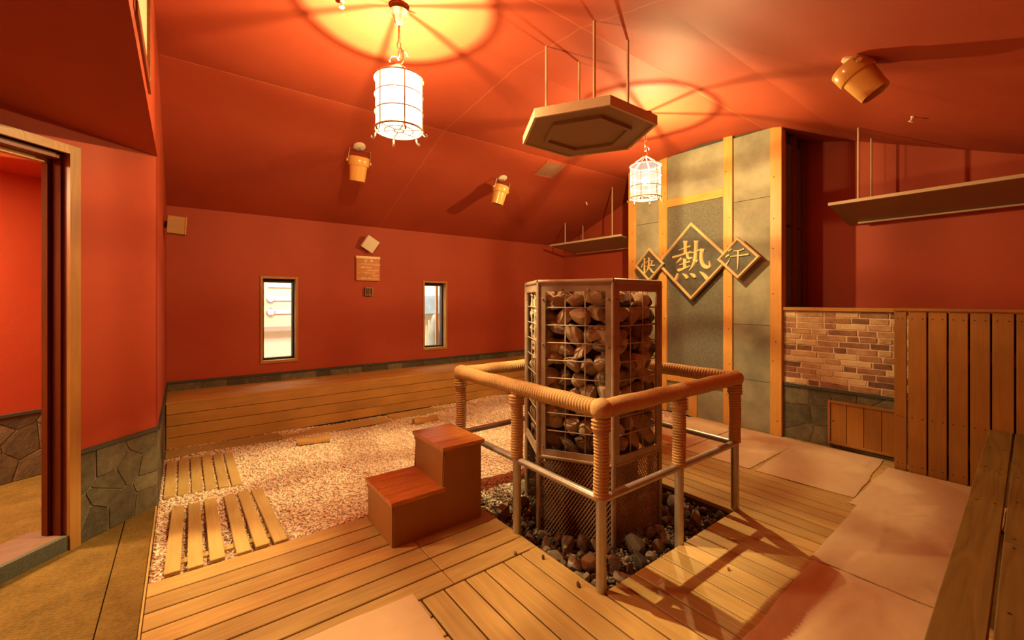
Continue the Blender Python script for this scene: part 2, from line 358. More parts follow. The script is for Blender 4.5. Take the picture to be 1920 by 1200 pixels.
# door wall at 45 degrees: point at distance s from the corner, offset n outwards (behind the wall)
DC = Vector((U0 - .004, 3.924, 0)); DD = Vector((-.70711, -.70711, 0)); DN = Vector((-.70711, .70711, 0))
def dw(s, n, z): return DC + DD * s + DN * n + Vector((0, 0, z))
def dbox(bm, s0, s1, n0, n1, z0, z1): prism(bm, [dw(s0, n0, z0), dw(s1, n0, z0), dw(s1, n0, z1), dw(s0, n0, z1)], DN * (n1 - n0))
DO0, DO1, DOZ = .545, 1.55, 2.295
bm = nb(); dbox(bm, 0, DO0, 0, .14, 0, SOF); dbox(bm, DO0, DO1, 0, .14, DOZ, SOF); dbox(bm, DO1, 2.9, 0, .14, 0, SOF)
wall_ent = struct(part('wall_entrance', bm, 'red'))
# room behind the doorway
IA = Vector((-.947 + .35, 5.2 + .20, 0)); ID = Vector((-.87, -.49, 0)).normalized(); IN = Vector((-.49, .87, 0))
bm = nb(); prism(bm, [IA, IA + ID * 2.6, IA + ID * 2.6 + Z_ * 2.5, IA + Z_ * 2.5], IN * .1)
wall_inner = struct(part('wall_inner', bm, 'red'))
# floor: sub-floor, carpet, sill
floor = struct(part('floor', boxm(-.31, U1, V0, V1, -.16, -.13), 'soil'))
bm = nb(); box(bm, -2.2, -.31, V0, 5.6, -.08, 0)
struct(part('floor_carpet', bm, 'rug'))
for i, (a, b2) in enumerate(((-.35, 1.6), (1.604, 3.95))):
    o = board('plank', b2 - a, .145, .05, (-.232, (a + b2) / 2, -.02), RY, 'rug', floor)
bm = nb(); box(bm, -.157, -.149, V0, 3.9, -.06, .006)
struct(part('trim_1', bm, 'deck'))

# ------------------------------------------------------------------ slate wainscots, one object per stone
def clip(poly, p, n):
    out = []
    for i in range(len(poly)):
        a, b2 = poly[i - 1], poly[i]; da = (a[0] - p[0]) * n[0] + (a[1] - p[1]) * n[1]; db = (b2[0] - p[0]) * n[0] + (b2[1] - p[1]) * n[1]
        if da * db < 0:
            t = da / (da - db); out.append((a[0] + t * (b2[0] - a[0]), a[1] + t * (b2[1] - a[1])))
        if db <= 0: out.append(b2)
    return out
def voronoi(x0, x1, y0, y1, nx, ny, joint, seed, jit=.42):
    r = random.Random(seed); seeds = []
    for j in range(ny):
        for i in range(nx):
            seeds.append((x0 + (i + .5 + (j % 2 - .5) * .45 + r.uniform(-jit, jit)) * (x1 - x0) / nx, y0 + (j + .5 + r.uniform(-jit, jit) * 1.05) * (y1 - y0) / ny))
    cells = []
    for s in seeds:
        poly = [(x0, y0), (x1, y0), (x1, y1), (x0, y1)]
        for q in seeds:
            if q == s: continue
            d = (q[0] - s[0], q[1] - s[1]); l = math.hypot(*d); n = (d[0] / l, d[1] / l)
            mid = ((s[0] + q[0]) / 2 - n[0] * joint / 2, (s[1] + q[1]) / 2 - n[1] * joint / 2); poly = clip(poly, mid, n)
            if len(poly) < 3: break
        if len(poly) >= 3:
            ar = abs(sum(poly[i - 1][0] * poly[i][1] - poly[i][0] * poly[i - 1][1] for i in range(len(poly)))) / 2
            if ar > .0006: cells.append(poly)
    return cells
def slates(parent, to3, nrm, cells, th=.006, name='slate_stone', mat='slate'):
    for poly in cells:
        cx = sum(p[0] for p in poly) / len(poly); cy = sum(p[1] for p in poly) / len(poly)
        c = to3(cx, cy); bm = nb(); t = th * random.uniform(.8, 1.25); nr = Vector(nrm)
        # rounded corners: cut every corner
        rp = []
        for i in range(len(poly)):
            a, b2, d = poly[i - 1], poly[i], poly[(i + 1) % len(poly)]
            for q in (a, d):
                l = math.hypot(q[0] - b2[0], q[1] - b2[1]); k = min(.10, .007 / max(l, 1e-4)); rp.append((b2[0] + (q[0] - b2[0]) * k, b2[1] + (q[1] - b2[1]) * k))
        A = [bm.verts.new(to3(*p) - c) for p in rp]
        B = [bm.verts.new((to3(*p) - c) * .985 + nr * t * random.uniform(.75, 1.1)) for p in rp]
        bm.faces.new(A[::-1]); bm.faces.new(B); bridge(bm, A, B)
        link(name, finish(bm, name=name), mat, parent, c)
G = .003
# door wall
bm = nb(); dbox(bm, 0, DO0 - .055, -G, 0, 0, .53); part('grout', bm, 'grout', wall_ent)
slates(wall_ent, lambda a, z: dw(a, -G, z), -DN, voronoi(.0, DO0 - .06, .005, .53, 3, 4, .007, 5))
bm = nb(); dbox(bm, 0, DO0 - .055, -.016, 0, .532, .556); struct(part('trim_2', bm, 'blacktrim'))
# left strip wall
part('grout', boxm(U0, U0 + G, 3.925, V1, 0, .53), 'grout', wall_left)
slates(wall_left, lambda a, z: Vector((U0 + G, a, z)), (1, 0, 0), voronoi(3.93, V1, .005, .53, 9, 3, .007, 6), th=.005)
struct(part('trim_3', boxm(U0, U0 + .014, 3.925, V1, .532, .556), 'blacktrim'))
# back wall
part('grout', boxm(U0, U1, V1 - G, V1, .42, .54), 'grout', wall_back)
slates(wall_back, lambda a, z: Vector((a, V1 - G, z)), (0, -1, 0), voronoi(U0, 5.05, .43, .54, 27, 1, .007, 9, .25))
struct(part('trim_4', boxm(U0, U1, V1 - .016, V1, .542, .566), 'blacktrim'))
# inner room
def iw(s, n, z): return IA + ID * s - IN * n + Z_ * z
bm = nb(); prism(bm, [iw(0, 0, 0), iw(2.6, 0, 0), iw(2.6, 0, .53), iw(0, 0, .53)], -IN * G); part('grout', bm, 'grout', wall_inner)
slates(wall_inner, lambda a, z: iw(a, G, z), -IN, voronoi(.0, 1.3, .005, .52, 6, 3, .008, 12))
bm = nb(); prism(bm, [iw(0, 0, .522), iw(2.6, 0, .522), iw(2.6, 0, .546), iw(0, 0, .546)], -IN * .016); struct(part('trim_5', bm, 'blacktrim'))
bm = nb(); box(bm, -2.2, U0 - .1, 3.4, 5.6, -.002, .0); 

# door frame and threshold
door = struct(bpy.data.objects.new('door_1', None)); COL.objects.link(door)
bm = nb(); dbox(bm, DO0 - .055, DO0, -.022, .03, 0, DOZ + .05); part('casing', bm, 'casing_v', door)
bm = nb(); dbox(bm, DO0, DO1 + .055, -.022, .03, DOZ, DOZ + .05); part('casing', bm, 'casing', door)
bm = nb(); dbox(bm, DO1, DO1 + .055, -.022, .03, 0, DOZ); part('casing', bm, 'casing', door)
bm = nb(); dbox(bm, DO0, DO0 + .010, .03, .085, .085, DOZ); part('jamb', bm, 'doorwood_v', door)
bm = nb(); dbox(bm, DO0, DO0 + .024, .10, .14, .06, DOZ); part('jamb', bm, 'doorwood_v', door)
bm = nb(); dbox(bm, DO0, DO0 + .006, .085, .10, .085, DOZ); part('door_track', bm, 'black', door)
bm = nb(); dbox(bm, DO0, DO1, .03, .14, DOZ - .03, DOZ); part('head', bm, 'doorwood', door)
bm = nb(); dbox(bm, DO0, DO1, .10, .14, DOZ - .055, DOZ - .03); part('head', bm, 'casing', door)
bm = nb(); dbox(bm, DO0, DO1, -.01, .02, 0, .085); part('threshold', bm, 'threshold', door)
bm = nb(); dbox(bm, DO0, DO1, .02, .26, 0, .085); part('threshold', bm, 'thresh_top', door)
# ceiling hatch in the inner room
hatch = thing('ceiling_hatch', 'thin framed access hatch in the ceiling behind the doorway', 'hatch', (-.95, 4.35, SOF))
bm = nb()
hc = Vector((-.95, 4.35, SOF - .006))
for a, b2 in (((-.2, -.2), (.2, -.2)), ((.2, -.2), (.2, .2)), ((.2, .2), (-.2, .2)), ((-.2, .2), (-.2, -.2))):
    tube(bm, [hc + Vector((*a, 0)), hc + Vector((*b2, 0))], .006, 6)
part('frame', bm, 'casing', hatch)
part('panel', boxm(-1.14, -.76, 4.16, 4.54, SOF - .008, SOF), 'cream', hatch)
# high framed window in the gable
hw = struct(bpy.data.objects.new('window_3', None)); COL.objects.link(hw)
part('casing', boxm(U0 - .06, U0 + .004, HW[0], HW[0] + .04, HW[2] - .03, HW[3], bev=.002), 'doorwood', hw)
part('casing', boxm(U0 - .06, U0 + .012, HW[1] - .04, HW[1], HW[2] - .03, HW[3], bev=.002), 'doorwood', hw)
part('casing', boxm(U0 - .06, U0 + .012, HW[0] + .04, HW[1] - .04, HW[2] - .03, HW[2] + .02, bev=.002), 'doorwood', hw)
part('pane', boxm(U0 - .012, U0 - .004, HW[0] + .04, HW[1] - .04, HW[2] + .02, HW[3]), 'milk', hw)
# windows of the back wall
for i, (a, b2, z0, z1) in enumerate(WIN):
    wd = struct(bpy.data.objects.new('window_%d' % (i + 1), None)); COL.objects.link(wd); t = .028
    for q in ((a, a + t, z0, z1), (b2 - t, b2, z0, z1), (a + t, b2 - t, z1 - t, z1), (a + t, b2 - t, z0, z0 + t)):
        part('casing', boxm(q[0], q[1], V1 - .016, V1 + .1, q[2], q[3], bev=.003), 'casing', wd)
    part('sill', boxm(a + t, b2 - t, V1 - .02, V1 + .08, z0 + t - .006, z0 + t + .006), 'casing', wd)
    s = .03; a2, b3, y0, y1 = a + t, b2 - t, z0 + t, z1 - t
    for q in ((a2, a2 + .022, y0, y1), (b3 - .022, b3, y0, y1), (a2 + .022, b3 - .022, y1 - .045, y1), (a2 + .022, b3 - .022, y0, y0 + s)):
        part('sash', boxm(q[0], q[1], V1 + .08, V1 + .15, q[2], q[3]), 'black', wd)
    part('pane', boxm(a2 + .02, b3 - .02, V1 + .11, V1 + .116, y0 + .02, y1 - .04), 'glass', wd)

# ------------------------------------------------------------------ corridor behind the windows
struct(part('wall_corridor', boxm(-1.2, 8.2, 7.6, 7.7, -.2, 3.0), 'cwall'))
struct(part('floor_corridor', boxm(-1.2, 8.2, V1 + .16, 7.6, -.2, -.1), 'cwall'))
struct(part('ceiling_corridor', boxm(-1.2, 8.2, V1 + .15, 7.7, 3.0, 3.1), 'white'))
def onv(x, y, V):   # photo measurement -> point on a plane v = V of the place
    X = (x - 960) / 804; d = R_ * X + F_; t = V / d.y; return d.x * t, CAM_H + (562 - y) / 804 * t
tag(rebase(part('ceiling_light', boxm(-.55, 4.55, 6.35, 7.05, 2.955, 2.999, bev=.004), 'white'), (2, 6.7, 2.955)), 'long white light fitting on the corridor ceiling behind the windows', 'light')
tag(rebase(part('ceiling_light', boxm(-2.17, -1.73, 3.93, 4.37, SOF - .025, SOF, bev=.004), 'white'), (-1.95, 4.15, SOF - .025)), 'square white light fitting on the ceiling behind the doorway', 'light')
brd = thing('information_board', 'pale yellow printed board seen through the left window', 'board', (1.2, 7.55, 1.0))
ua, za = onv(480, 622, 7.55); ub, zb = onv(570, 510, 7.55)
part('panel', boxm(ua, ub, 7.56, 7.598, za, zb), 'yel', brd)
x0, zz = onv(480, 612, 7.54); x1, z2 = onv(570, 604, 7.54); part('band', boxm(x0, x1, 7.54, 7.56, za, za + .07), 'tan', brd)
for yy, mt in ((535, 'white'), (560, 'white'), (585, 'white')):
    x0, zc = onv(503, yy, 7.55); x1, _ = onv(552, yy, 7.55)
    part('print_strip', boxm(x0, x1, 7.548, 7.56, zc - .03, zc + .03), mt, brd)
for yy, mt in ((560, 'blue'), (585, 'pink')):
    xc, zc = onv(508, yy, 7.54); r = .07
    bm = nb(); prism(bm, [(xc - r, 7.548, zc), (xc, 7.548, zc - r), (xc + r, 7.548, zc), (xc, 7.548, zc + r)], (0, -.006, 0)); part('print_diamond', bm, mt, brd)
    bm = nb(); lathe(bm, [(.048, 0), (.048, .006)], (xc, 7.542, zc), Vector((0, -1, 0)), 20); part('print_disc', bm, 'white', brd)
xc, zc = onv(814, 625, 6.9); bm = nb(); bmesh.ops.create_icosphere(bm, subdivisions=3, radius=1)
for v in bm.verts: v.co = Vector((xc + v.co.x * .10 * (1 - .25 * v.co.z), 6.9 + v.co.y * .1, zc - .08 + v.co.z * (.42 if v.co.z > 0 else zc - .08 + .1)))
o = tag(part('standing_stone', bm, 'shrub', smooth=True), 'tall rounded grey green stone beyond the right window', 'stone'); rebase(o, (xc, 6.9, zc - .5))
x0, z0 = onv(790, 590, 7.5); x1, z1 = onv(835, 562, 7.5)
o = tag(part('hedge', boxm(x0 - .1, x1 + .3, 7.45, 7.6, z0, z1 + .1, bev=.02), 'teal'), 'blue green band of hedge beyond the right window', 'hedge'); rebase(o, (x0, 7.5, z0))
x0, _ = onv(817.5, 600, 6.5); x1, _ = onv(821.5, 600, 6.5)
o = tag(part('wooden_post', boxm(x0, x1, 6.5, 6.54, -.1, 2.4, bev=.004), 'duck'), 'slim yellow wooden post outside the right window', 'post'); rebase(o, (x0, 6.5, -.1))
x0, z0 = onv(794, 652, 7.1); x1, z1 = onv(812, 600, 7.1)
for k in range(4):
    xx = x0 + (x1 - x0) * (k + .5) / 4
    o = tag(part('bamboo_stake', boxm(xx - .012, xx + .012, 7.1, 7.124, -.1, z1 - .1 * (k % 2), bev=.004), 'yel'), 'thin pale bamboo stake standing outside the right window', 'stake', 'bamboo stakes outside the window'); rebase(o, (xx, 7.1, -.1))

# ------------------------------------------------------------------ deck planks
TH = .03; ZC = -TH / 2
PV = .1365; DV0 = 2.872                       # rows of planks along u
for i in range(7):
    v = DV0 - (i + .5) * PV
    board('plank', 1.245, PV - .009, TH, (-.147 + 1.245 / 2, v, ZC), RX, 'deck', floor)
    board('plank', .545, PV - .009, TH, (1.102 + .545 / 2, v, ZC), RX, 'deck', floor)
for i in range(7, 23):
    v = DV0 - (i + .5) * PV
    if v < V0 + .05: break
    board('plank', 1.054, PV - .009, TH, (-.147 + 1.054 / 2, v, ZC), RX, 'deck', floor)
PU = .1225; VE = DV0 - 7 * PV
for i in range(6):
    u = 1.648 - (i + .5) * PU
    board('plank', VE - V0 - .01, PU - .008, TH, (u, (VE + V0) / 2, ZC), RY, 'deck', floor)
PIT = (1.655, 3.05, 1.425, 2.86)
i = 0
while True:
    u = 1.652 + (i + .5) * PU; i += 1
    if u > 5.06: break
    ve = 1.418 if u < 3.06 else 2.862
    board('plank', ve - V0 - .01, PU - .008, TH, (u, (ve + V0) / 2, ZC), RY, 'deck', floor)
part('joist', boxm(1.655, 3.05, 1.36, 1.424, -.13, -.032), 'deck', floor); part('joist', boxm(1.60, 1.652, 1.424, 2.87, -.13, -.004), 'deck', floor)
part('joist', boxm(3.056, 3.09, 1.424, 2.86, -.13, -.032), 'deck', floor); part('joist', boxm(-.145, 1.65, 2.84, 2.87, -.13, -.032), 'deck', floor)
part('joist', boxm(3.056, 5.04, 2.83, 2.86, -.13, -.032), 'deck', floor)

# ------------------------------------------------------------------ pink salt bed and gravels
def crystals(P, S, zflat=.7, seed=1):
    r = np.random.default_rng(seed); n = len(P)
    o = np.array([[1, 0, 0], [0, 1, 0], [-1, 0, 0], [0, -1, 0], [0, 0, 1], [0, 0, -1]], float)
    V = o[None] * (S[:, None, None] * r.uniform(.6, 1.2, (n, 6, 1))); V += r.normal(0, .18, V.shape) * S[:, None, None]
    q = r.normal(size=(n, 4)); q /= np.linalg.norm(q, axis=1)[:, None]; a, b2, c, d = q.T
    Rm = np.stack([np.stack([1 - 2 * (c * c + d * d), 2 * (b2 * c - a * d), 2 * (b2 * d + a * c)], 1), np.stack([2 * (b2 * c + a * d), 1 - 2 * (b2 * b2 + d * d), 2 * (c * d - a * b2)], 1), np.stack([2 * (b2 * d - a * c), 2 * (c * d + a * b2), 1 - 2 * (b2 * b2 + c * c)], 1)], 1)
    V = np.einsum('nij,nkj->nki', Rm, V); V[:, :, 2] *= zflat; V += P[:, None]
    f = np.array([[0, 1, 4], [1, 2, 4], [2, 3, 4], [3, 0, 4], [1, 0, 5], [2, 1, 5], [3, 2, 5], [0, 3, 5]])
    Fc = (f[None] + 6 * np.arange(n)[:, None, None]).reshape(-1, 3); Vf = V.reshape(-1, 3)
    me = bpy.data.meshes.new('grains'); me.vertices.add(len(Vf)); me.vertices.foreach_set('co', Vf.ravel().astype(np.float32))
    me.loops.add(Fc.size); me.loops.foreach_set('vertex_index', Fc.ravel().astype(np.int32))
    me.polygons.add(len(Fc)); me.polygons.foreach_set('loop_start', np.arange(0, Fc.size, 3, dtype=np.int32)); me.update(calc_edges=True); me.validate()
    return me
def sz(x, y): return -.016 + .010 * np.sin(x * 2.1 + 1.3 * np.sin(y * 1.7)) + .006 * np.sin(x * 7 + y * 5) + .012 * np.clip((y - 4.8) / .5, 0, 1)
def lay(x0, x1, y0, y1, n, seed):
    r = np.random.default_rng(seed); x = r.uniform(x0, x1, n); y = r.uniform(y0, y1, n); return np.stack([x, y, sz(x, y)], 1)
P = np.concatenate([lay(-.14, 1.66, 2.885, 5.27, 19000, 3), lay(1.66, 5.03, 2.885, 5.27, 22000, 4)])
Ps = lay(1.67, 3.03, 2.70, 2.90, 2600, 6); Ps[:, 2] -= .075 * np.clip((2.87 - Ps[:, 1]) / .17, 0, 1) ** 1.4; P = np.concatenate([P, Ps])
me = crystals(P, np.random.default_rng(8).uniform(.007, .0155, len(P)), .75, 5); me.materials.append(M['salt'])
o = link('salt_crystals', me); stuff(tag(o, 'pink rock salt crystals filling the low bed before the back bench', 'salt'))
bm = nb(); nx, ny = 60, 30; vs = [[bm.verts.new((-.145 + 5.18 * i / nx, 2.873 + 2.415 * j / ny, float(sz(-.145 + 5.18 * i / nx, 2.873 + 2.415 * j / ny)) - .004)) for i in range(nx + 1)] for j in range(ny + 1)]
for j in range(ny):
    for i in range(nx): bm.faces.new((vs[j][i], vs[j][i + 1], vs[j + 1][i + 1], vs[j + 1][i]))
part('salt_bed', bm, 'saltbed', floor, smooth=True)
bm = nb(); prism(bm, [(1.66, 2.885, -.125), (1.66, 2.70, -.095), (1.66, 2.80, -.055), (1.66, 2.875, -.024), (1.66, 2.885, -.024)], (1.385, 0, 0)); part('salt_bed', bm, 'saltbed', floor)

# ------------------------------------------------------------------ benches
bench = thing('wall_bench', 'long low cedar bench with horizontal front boards under the two windows', 'bench', (2.4, 5.6, 0))
for k in range(4):
    board('front_board', 5.17, .107, .024, (2.45, 5.302, .392 - k * .112), (PI / 2, 0, 0), 'bench', bench)
for k, (a, b2) in enumerate(((5.287, 5.48), (5.485, 5.68), (5.685, 5.893))):
    board('seat_board', 5.18, b2 - a, .028, (2.45, (a + b2) / 2, .462 - .014), RX, 'bench', bench)
part('support_frame', boxm(-.12, 5.02, 5.33, 5.88, 0, .43), 'darkpost', bench)
ANG = math.radians(2.2)
rb = thing('side_bench', 'worn brown two board bench running past the right edge toward the camera', 'bench', (4.84, .385, 0)); rb.rotation_euler = (0, 0, ANG)
def rboard(nm, L, W, T, x, y, z, mat): o = board(nm, L, W, T, (0, 0, 0), RX, mat, None); o.parent = rb; o.location = (x, y, z); return o
for k, L1 in ((0, 1.15), (1, 2.2)):
    yc = -.062 - k * .127
    rboard('seat_board', L1 - .004, .117, .035, -L1 / 2, yc, .452, 'bench_r'); rboard('seat_board', 4.1 - L1, .117, .035, -L1 - (4.1 - L1) / 2, yc, .452, 'bench_r')
for k in range(2, 4): rboard('seat_board', 4.1, .117, .035, -2.05, -.062 - k * .127, .452, 'bench_r')
for xs in (-.3, -2.0, -3.7): rboard('leg_panel', .04, .40, .43, xs, -.25, .217, 'bench_r')
for L1, k in ((1.15, 0), (2.2, 1)):
    for dx in (-.05, .05, -.6, .55, 1.0):
        for dy in (-.03, .03):
            bm = nb(); lathe(bm, [(.005, 0), (.005, .0015)], (0, 0, 0), Z_, 8); me = finish(bm, name='nail'); o = link('nail', me, 'black'); o.parent = rb; o.location = (-L1 + dx, -.062 - k * .127 + dy, .4695)

# ------------------------------------------------------------------ feature wall with concrete slabs, posts
FV0, FV1, FU = 1.87, 3.83, 5.05
fw = struct(part('wall_feature', boxm(FU, U1, FV0 + .02, FV1, 0, 3.4), 'blacktrim'))
def topz(v0, v1): return min(ceilz(v0), ceilz(v1)) + .01
posts = [(3.714, FV1), (3.222, 3.341), (2.378, 2.483), (FV0 - .005, 1.977)]
for a, b2 in posts:
    h = ceilz((a + b2) / 2) + .01; th = .11 if a < 1.9 else .075
    board('post', h, b2 - a, th, (FU - .04 + th / 2, (a + b2) / 2, h / 2), RZ, 'post', fw)
for a, b2, zs in ((3.341, 3.714, None), (1.977, 2.378, None)):
    z = 0
    while z < 3.3:
        z2 = min(z + random.choice((.55, .62, .70)), topz(a, b2))
        if topz(a, b2) - z2 < .2: z2 = topz(a, b2)
        part('concrete_slab', boxm(FU - .014, FU + .01, a, b2, z + .002, z2 - .002, bev=.002), 'concrete', fw)
        z = z2
        if z >= topz(a, b2) - .01: break
part('concrete_slab', boxm(FU - .014, FU + .01, 2.483, 3.222, 2.745, topz(2.483, 3.222)), 'concrete', fw)
part('dark_slab', boxm(FU - .008, FU + .01, 2.483, 3.222, .46, 2.68), 'darkslab', fw)
part('concrete_slab', boxm(FU - .014, FU + .01, 2.92, 3.222, 0, .40), 'concrete', fw); part('concrete_slab', boxm(FU - .014, FU + .01, 2.483, 2.81, 0, .40), 'concrete', fw)
board('crossbar', .739, .10, .06, (FU - .005, 2.8525, 2.705), (PI / 2, 0, PI / 2), 'post', fw)
board('crossbar', .739, .07, .06, (FU - .005, 2.8525, .435), (PI / 2, 0, PI / 2), 'post', fw)
board('post', .40, .11, .06, (FU - .005, 2.865, .2), RZ, 'post', fw)
for u in (5.33, 5.62): board('post', 3.25, .07, .05, (u, FV0 - .0, 1.625), (0, PI / 2, PI / 2), 'darkpost', fw)
for u, z in ((5.20, .9), (5.20, 1.8), (5.20, 2.7), (5.47, .9), (5.47, 1.8), (5.47, 2.7)):
    part('side_slab', boxm(u - .09, u + .09, FV0 + .004, FV0 + .02, z - .44, z + .44), 'darkslab', fw)
for a, b2 in posts:
    for k in range(7):
        bm = nb(); lathe(bm, [(.006, 0), (.006, .002)], (0, 0, 0), Vector((-1, 0, 0)), 8)
        link('nail', finish(bm, name='nail'), 'black', fw, (FU - .0402, (a + b2) / 2 + random.uniform(-.03, .03), .25 + k * .43 + random.uniform(-.12, .12)))

# ------------------------------------------------------------------ half wall: thin stone bricks over slate, cedar cladding
HWZ = 1.372
hwl = struct(part('wall_partition', boxm(FU + .01, FU + .13, V0, FV0 - .005, 0, HWZ - .035), 'mortar'))
part('cap', boxm(FU - .02, FU + .15, .93, FV0 - .006, HWZ - .035, HWZ, bev=.004), 'casing', hwl)
rows = 13; z0b, z1b = .578, HWZ - .04; rh = (z1b - z0b) / rows
for r in range(rows):
    v = FV0 - .008
    first = True
    while v > .80:
        L = random.choice((.10, .14, .18, .22, .24)) if not first else random.choice((.07, .12, .16)); first = False
        e = max(v - L, .78); bm = nb(); d = random.uniform(.003, .008)
        hh = rh - .006; ww = v - e - .006
        if ww > .02:
            zc = z0b + (r + .5) * rh; yc = (v + e) / 2
            pts = [(-ww / 2 + random.uniform(0, .006), -hh / 2 + random.uniform(0, .004)), (ww / 2 - random.uniform(0, .006), -hh / 2 + random.uniform(0, .004)), (ww / 2 - random.uniform(0, .006), hh / 2 - random.uniform(0, .004)), (-ww / 2 + random.uniform(0, .006), hh / 2 - random.uniform(0, .004))]
            A = [bm.verts.new((0, p[0], p[1])) for p in pts]; B = [bm.verts.new((-d * random.uniform(.7, 1.1), p[0] * .97, p[1] * .9)) for p in pts]
            bm.faces.new(A); bm.faces.new(B[::-1]); bridge(bm, A, B)
            link('brick', finish(bm, name='brick'), 'brick', hwl, (FU + .01, yc, zc))
        v = e
struct(part('trim_6', boxm(FU - .012, FU + .01, .78, FV0 - .006, .548, .574), 'blacktrim'))
part('grout', boxm(FU - G + .01, FU + .01, .78, FV0 - .006, 0, .548), 'grout', hwl)
slates(hwl, lambda a, z: Vector((FU + .01 - G, a, z)), (-1, 0, 0), voronoi(.80, FV0 - .01, .005, .545, 6, 3, .007, 21), th=.006)
# little hatch door of four boards
hd = struct(bpy.data.objects.new('door_2', None)); COL.objects.link(hd)
ha, hb, hz0, hz1 = .92, 1.46, .045, .465
for k in range(4):
    wv = (hb - .02 - ha) / 4
    board('panel_board', hz1 - hz0 - .04, wv - .003, .016, (FU - .012, ha + (k + .5) * wv, (hz0 + hz1) / 2), RZ, 'clad', hd)
part('frame', boxm(FU - .03, FU + .01, hb - .02, hb, hz0, hz1, bev=.002), 'clad', hd)
part('frame', boxm(FU - .03, FU + .01, ha, hb - .02, hz1 - .022, hz1, bev=.002), 'clad', hd); part('frame', boxm(FU - .03, FU + .01, ha, hb - .02, hz0, hz0 + .022, bev=.002), 'clad', hd)
bm = nb(); lathe(bm, [(.006, 0), (.006, .004)], (FU - .0205, hb - .045, .27), Vector((-1, 0, 0)), 10); part('latch', bm, 'black', hd)
# cladding boards
CU = 4.845; edges = [.935, .845, .722, .604, .487, .372, .254, .135, .016, -.105, -.225, -.36]
for a, b2 in zip(edges, edges[1:]):
    board('cladding_board', HWZ - .02, a - b2 - .011, .022, (CU + .011, (a + b2) / 2, (HWZ - .02) / 2), RZ, 'clad', hwl)
for a, b2 in zip(edges[:7], edges[1:8]):
    for z in (.06, .46, 1.29):
        for q in (a - .03, b2 + .03):
            bm = nb(); lathe(bm, [(.0045, 0), (.0045, .0015)], (0, 0, 0), Vector((-1, 0, 0)), 8); link('nail', finish(bm, name='nail'), 'black', hwl, (CU - .0002, q, z - .0))
part('cap', boxm(CU - .012, FU + .15, V0, .94, HWZ - .018, HWZ + .004, bev=.003), 'clad', hwl)
part('batten', boxm(CU + .024, FU + .005, V0, .70, .2, .3), 'darkpost', hwl); part('batten', boxm(CU + .024, FU + .005, V0, .70, .95, 1.05), 'darkpost', hwl)
part('backing', boxm(CU + .15, CU + .16, V0, .80, .0, 1.3), 'black', hwl)

# ------------------------------------------------------------------ sign: three diamonds with raised characters
def strokes(data, x0, y0, k, org, u, th=.014, skew=.075):
    """brush strokes as polygons with widths; org = (v, z) of crop point (x0, y0)"""
    bm = nb()
    for si, st in enumerate(data):
        # smooth the polyline
        P = [Vector((p[0], p[1])) for p in st]; W = [p[2] for p in st]; Q = []; QW = []
        for i in range(len(P) - 1):
            p0, p1, p2, p3 = P[max(i - 1, 0)], P[i], P[i + 1], P[min(i + 2, len(P) - 1)]
            for s in range(6):
                t = s / 6
                Q.append(.5 * ((2 * p1) + (p2 - p0) * t + (2 * p0 - 5 * p1 + 4 * p2 - p3) * t * t + (3 * p1 - p0 - 3 * p2 + p3) * t ** 3)); QW.append(W[i] + (W[i + 1] - W[i]) * t)
        Q.append(P[-1]); QW.append(W[-1]); n = len(Q); Lf, Rt = [], []
        for i in range(n):
            d = (Q[min(i + 1, n - 1)] - Q[max(i - 1, 0)]).normalized(); q = Vector((-d.y, d.x)); Lf.append(Q[i] + q * QW[i] / 2); Rt.append(Q[i] - q * QW[i] / 2)
        def w3(p, e):
            dx = p.x - x0; dy = p.y - y0 + skew * dx
            return Vector((u - e, org[0] - dx * k, org[1] - dy * k))
        e = th + si * .0004
        A = [(bm.verts.new(w3(Lf[i], 0)), bm.verts.new(w3(Lf[i] * .8 + Rt[i] * .2, e)), bm.verts.new(w3(Lf[i] * .2 + Rt[i] * .8, e)), bm.verts.new(w3(Rt[i], 0))) for i in range(n)]
        for i in range(n - 1):
            for j in range(3): bm.faces.new((A[i][j], A[i][j + 1], A[i + 1][j + 1], A[i + 1][j]))
            bm.faces.new((A[i][3], A[i][0], A[i + 1][0], A[i + 1][3]))
        bm.faces.new(A[0]); bm.faces.new(A[-1][::-1])
    return bm
def diamond(name, label, v, z, r, uf, fwid, depth=.03):
    t = thing(name, label, 'sign', (uf + depth, v, z - r))
    dv = [(0, 1), (-1, 0), (0, -1), (1, 0)]
    bm = nb(); prism(bm, [(uf + .012, v + a * (r - fwid * .5), z + b2 * (r - fwid * .5)) for a, b2 in dv], (depth - .012, 0, 0)); part('panel', bm, 'signpanel', t)
    for k in range(4):
        a, b2 = dv[k], dv[(k + 1) % 4]; q = 1 - fwid * 1.414 / r
        bm = nb(); o4 = [(a[0], a[1]), (b2[0], b2[1]), (b2[0] * q, b2[1] * q), (a[0] * q, a[1] * q)]
        m4 = [(a[0] * (.75 + .25 * q), a[1] * (.75 + .25 * q)), (b2[0] * (.75 + .25 * q), b2[1] * (.75 + .25 * q)), (b2[0] * (.3 + .7 * q), b2[1] * (.3 + .7 * q)), (a[0] * (.3 + .7 * q), a[1] * (.3 + .7 * q))]
        A = [bm.verts.new((uf + depth, v + x * r, z + y * r)) for x, y in o4]; C = [bm.verts.new((uf + .008, v + x * r, z + y * r)) for x, y in o4]; B = [bm.verts.new((uf - .006, v + x * r, z + y * r)) for x, y in m4]
        bm.faces.new(A[::-1]); bridge(bm, A, C); bridge(bm, C, B); bm.faces.new(B)
        part('frame', bm, 'signframe', t)
    return t
def on_panel(o): o.parent = next(ch for ch in o.parent.children if ch.name.startswith('panel'))
big = diamond('diamond_sign', 'large dark diamond sign with a raised gilded character, middle of three', 2.856, 1.925, .482, 4.955, .035)
kl = 4.95 / 804 * 1.255
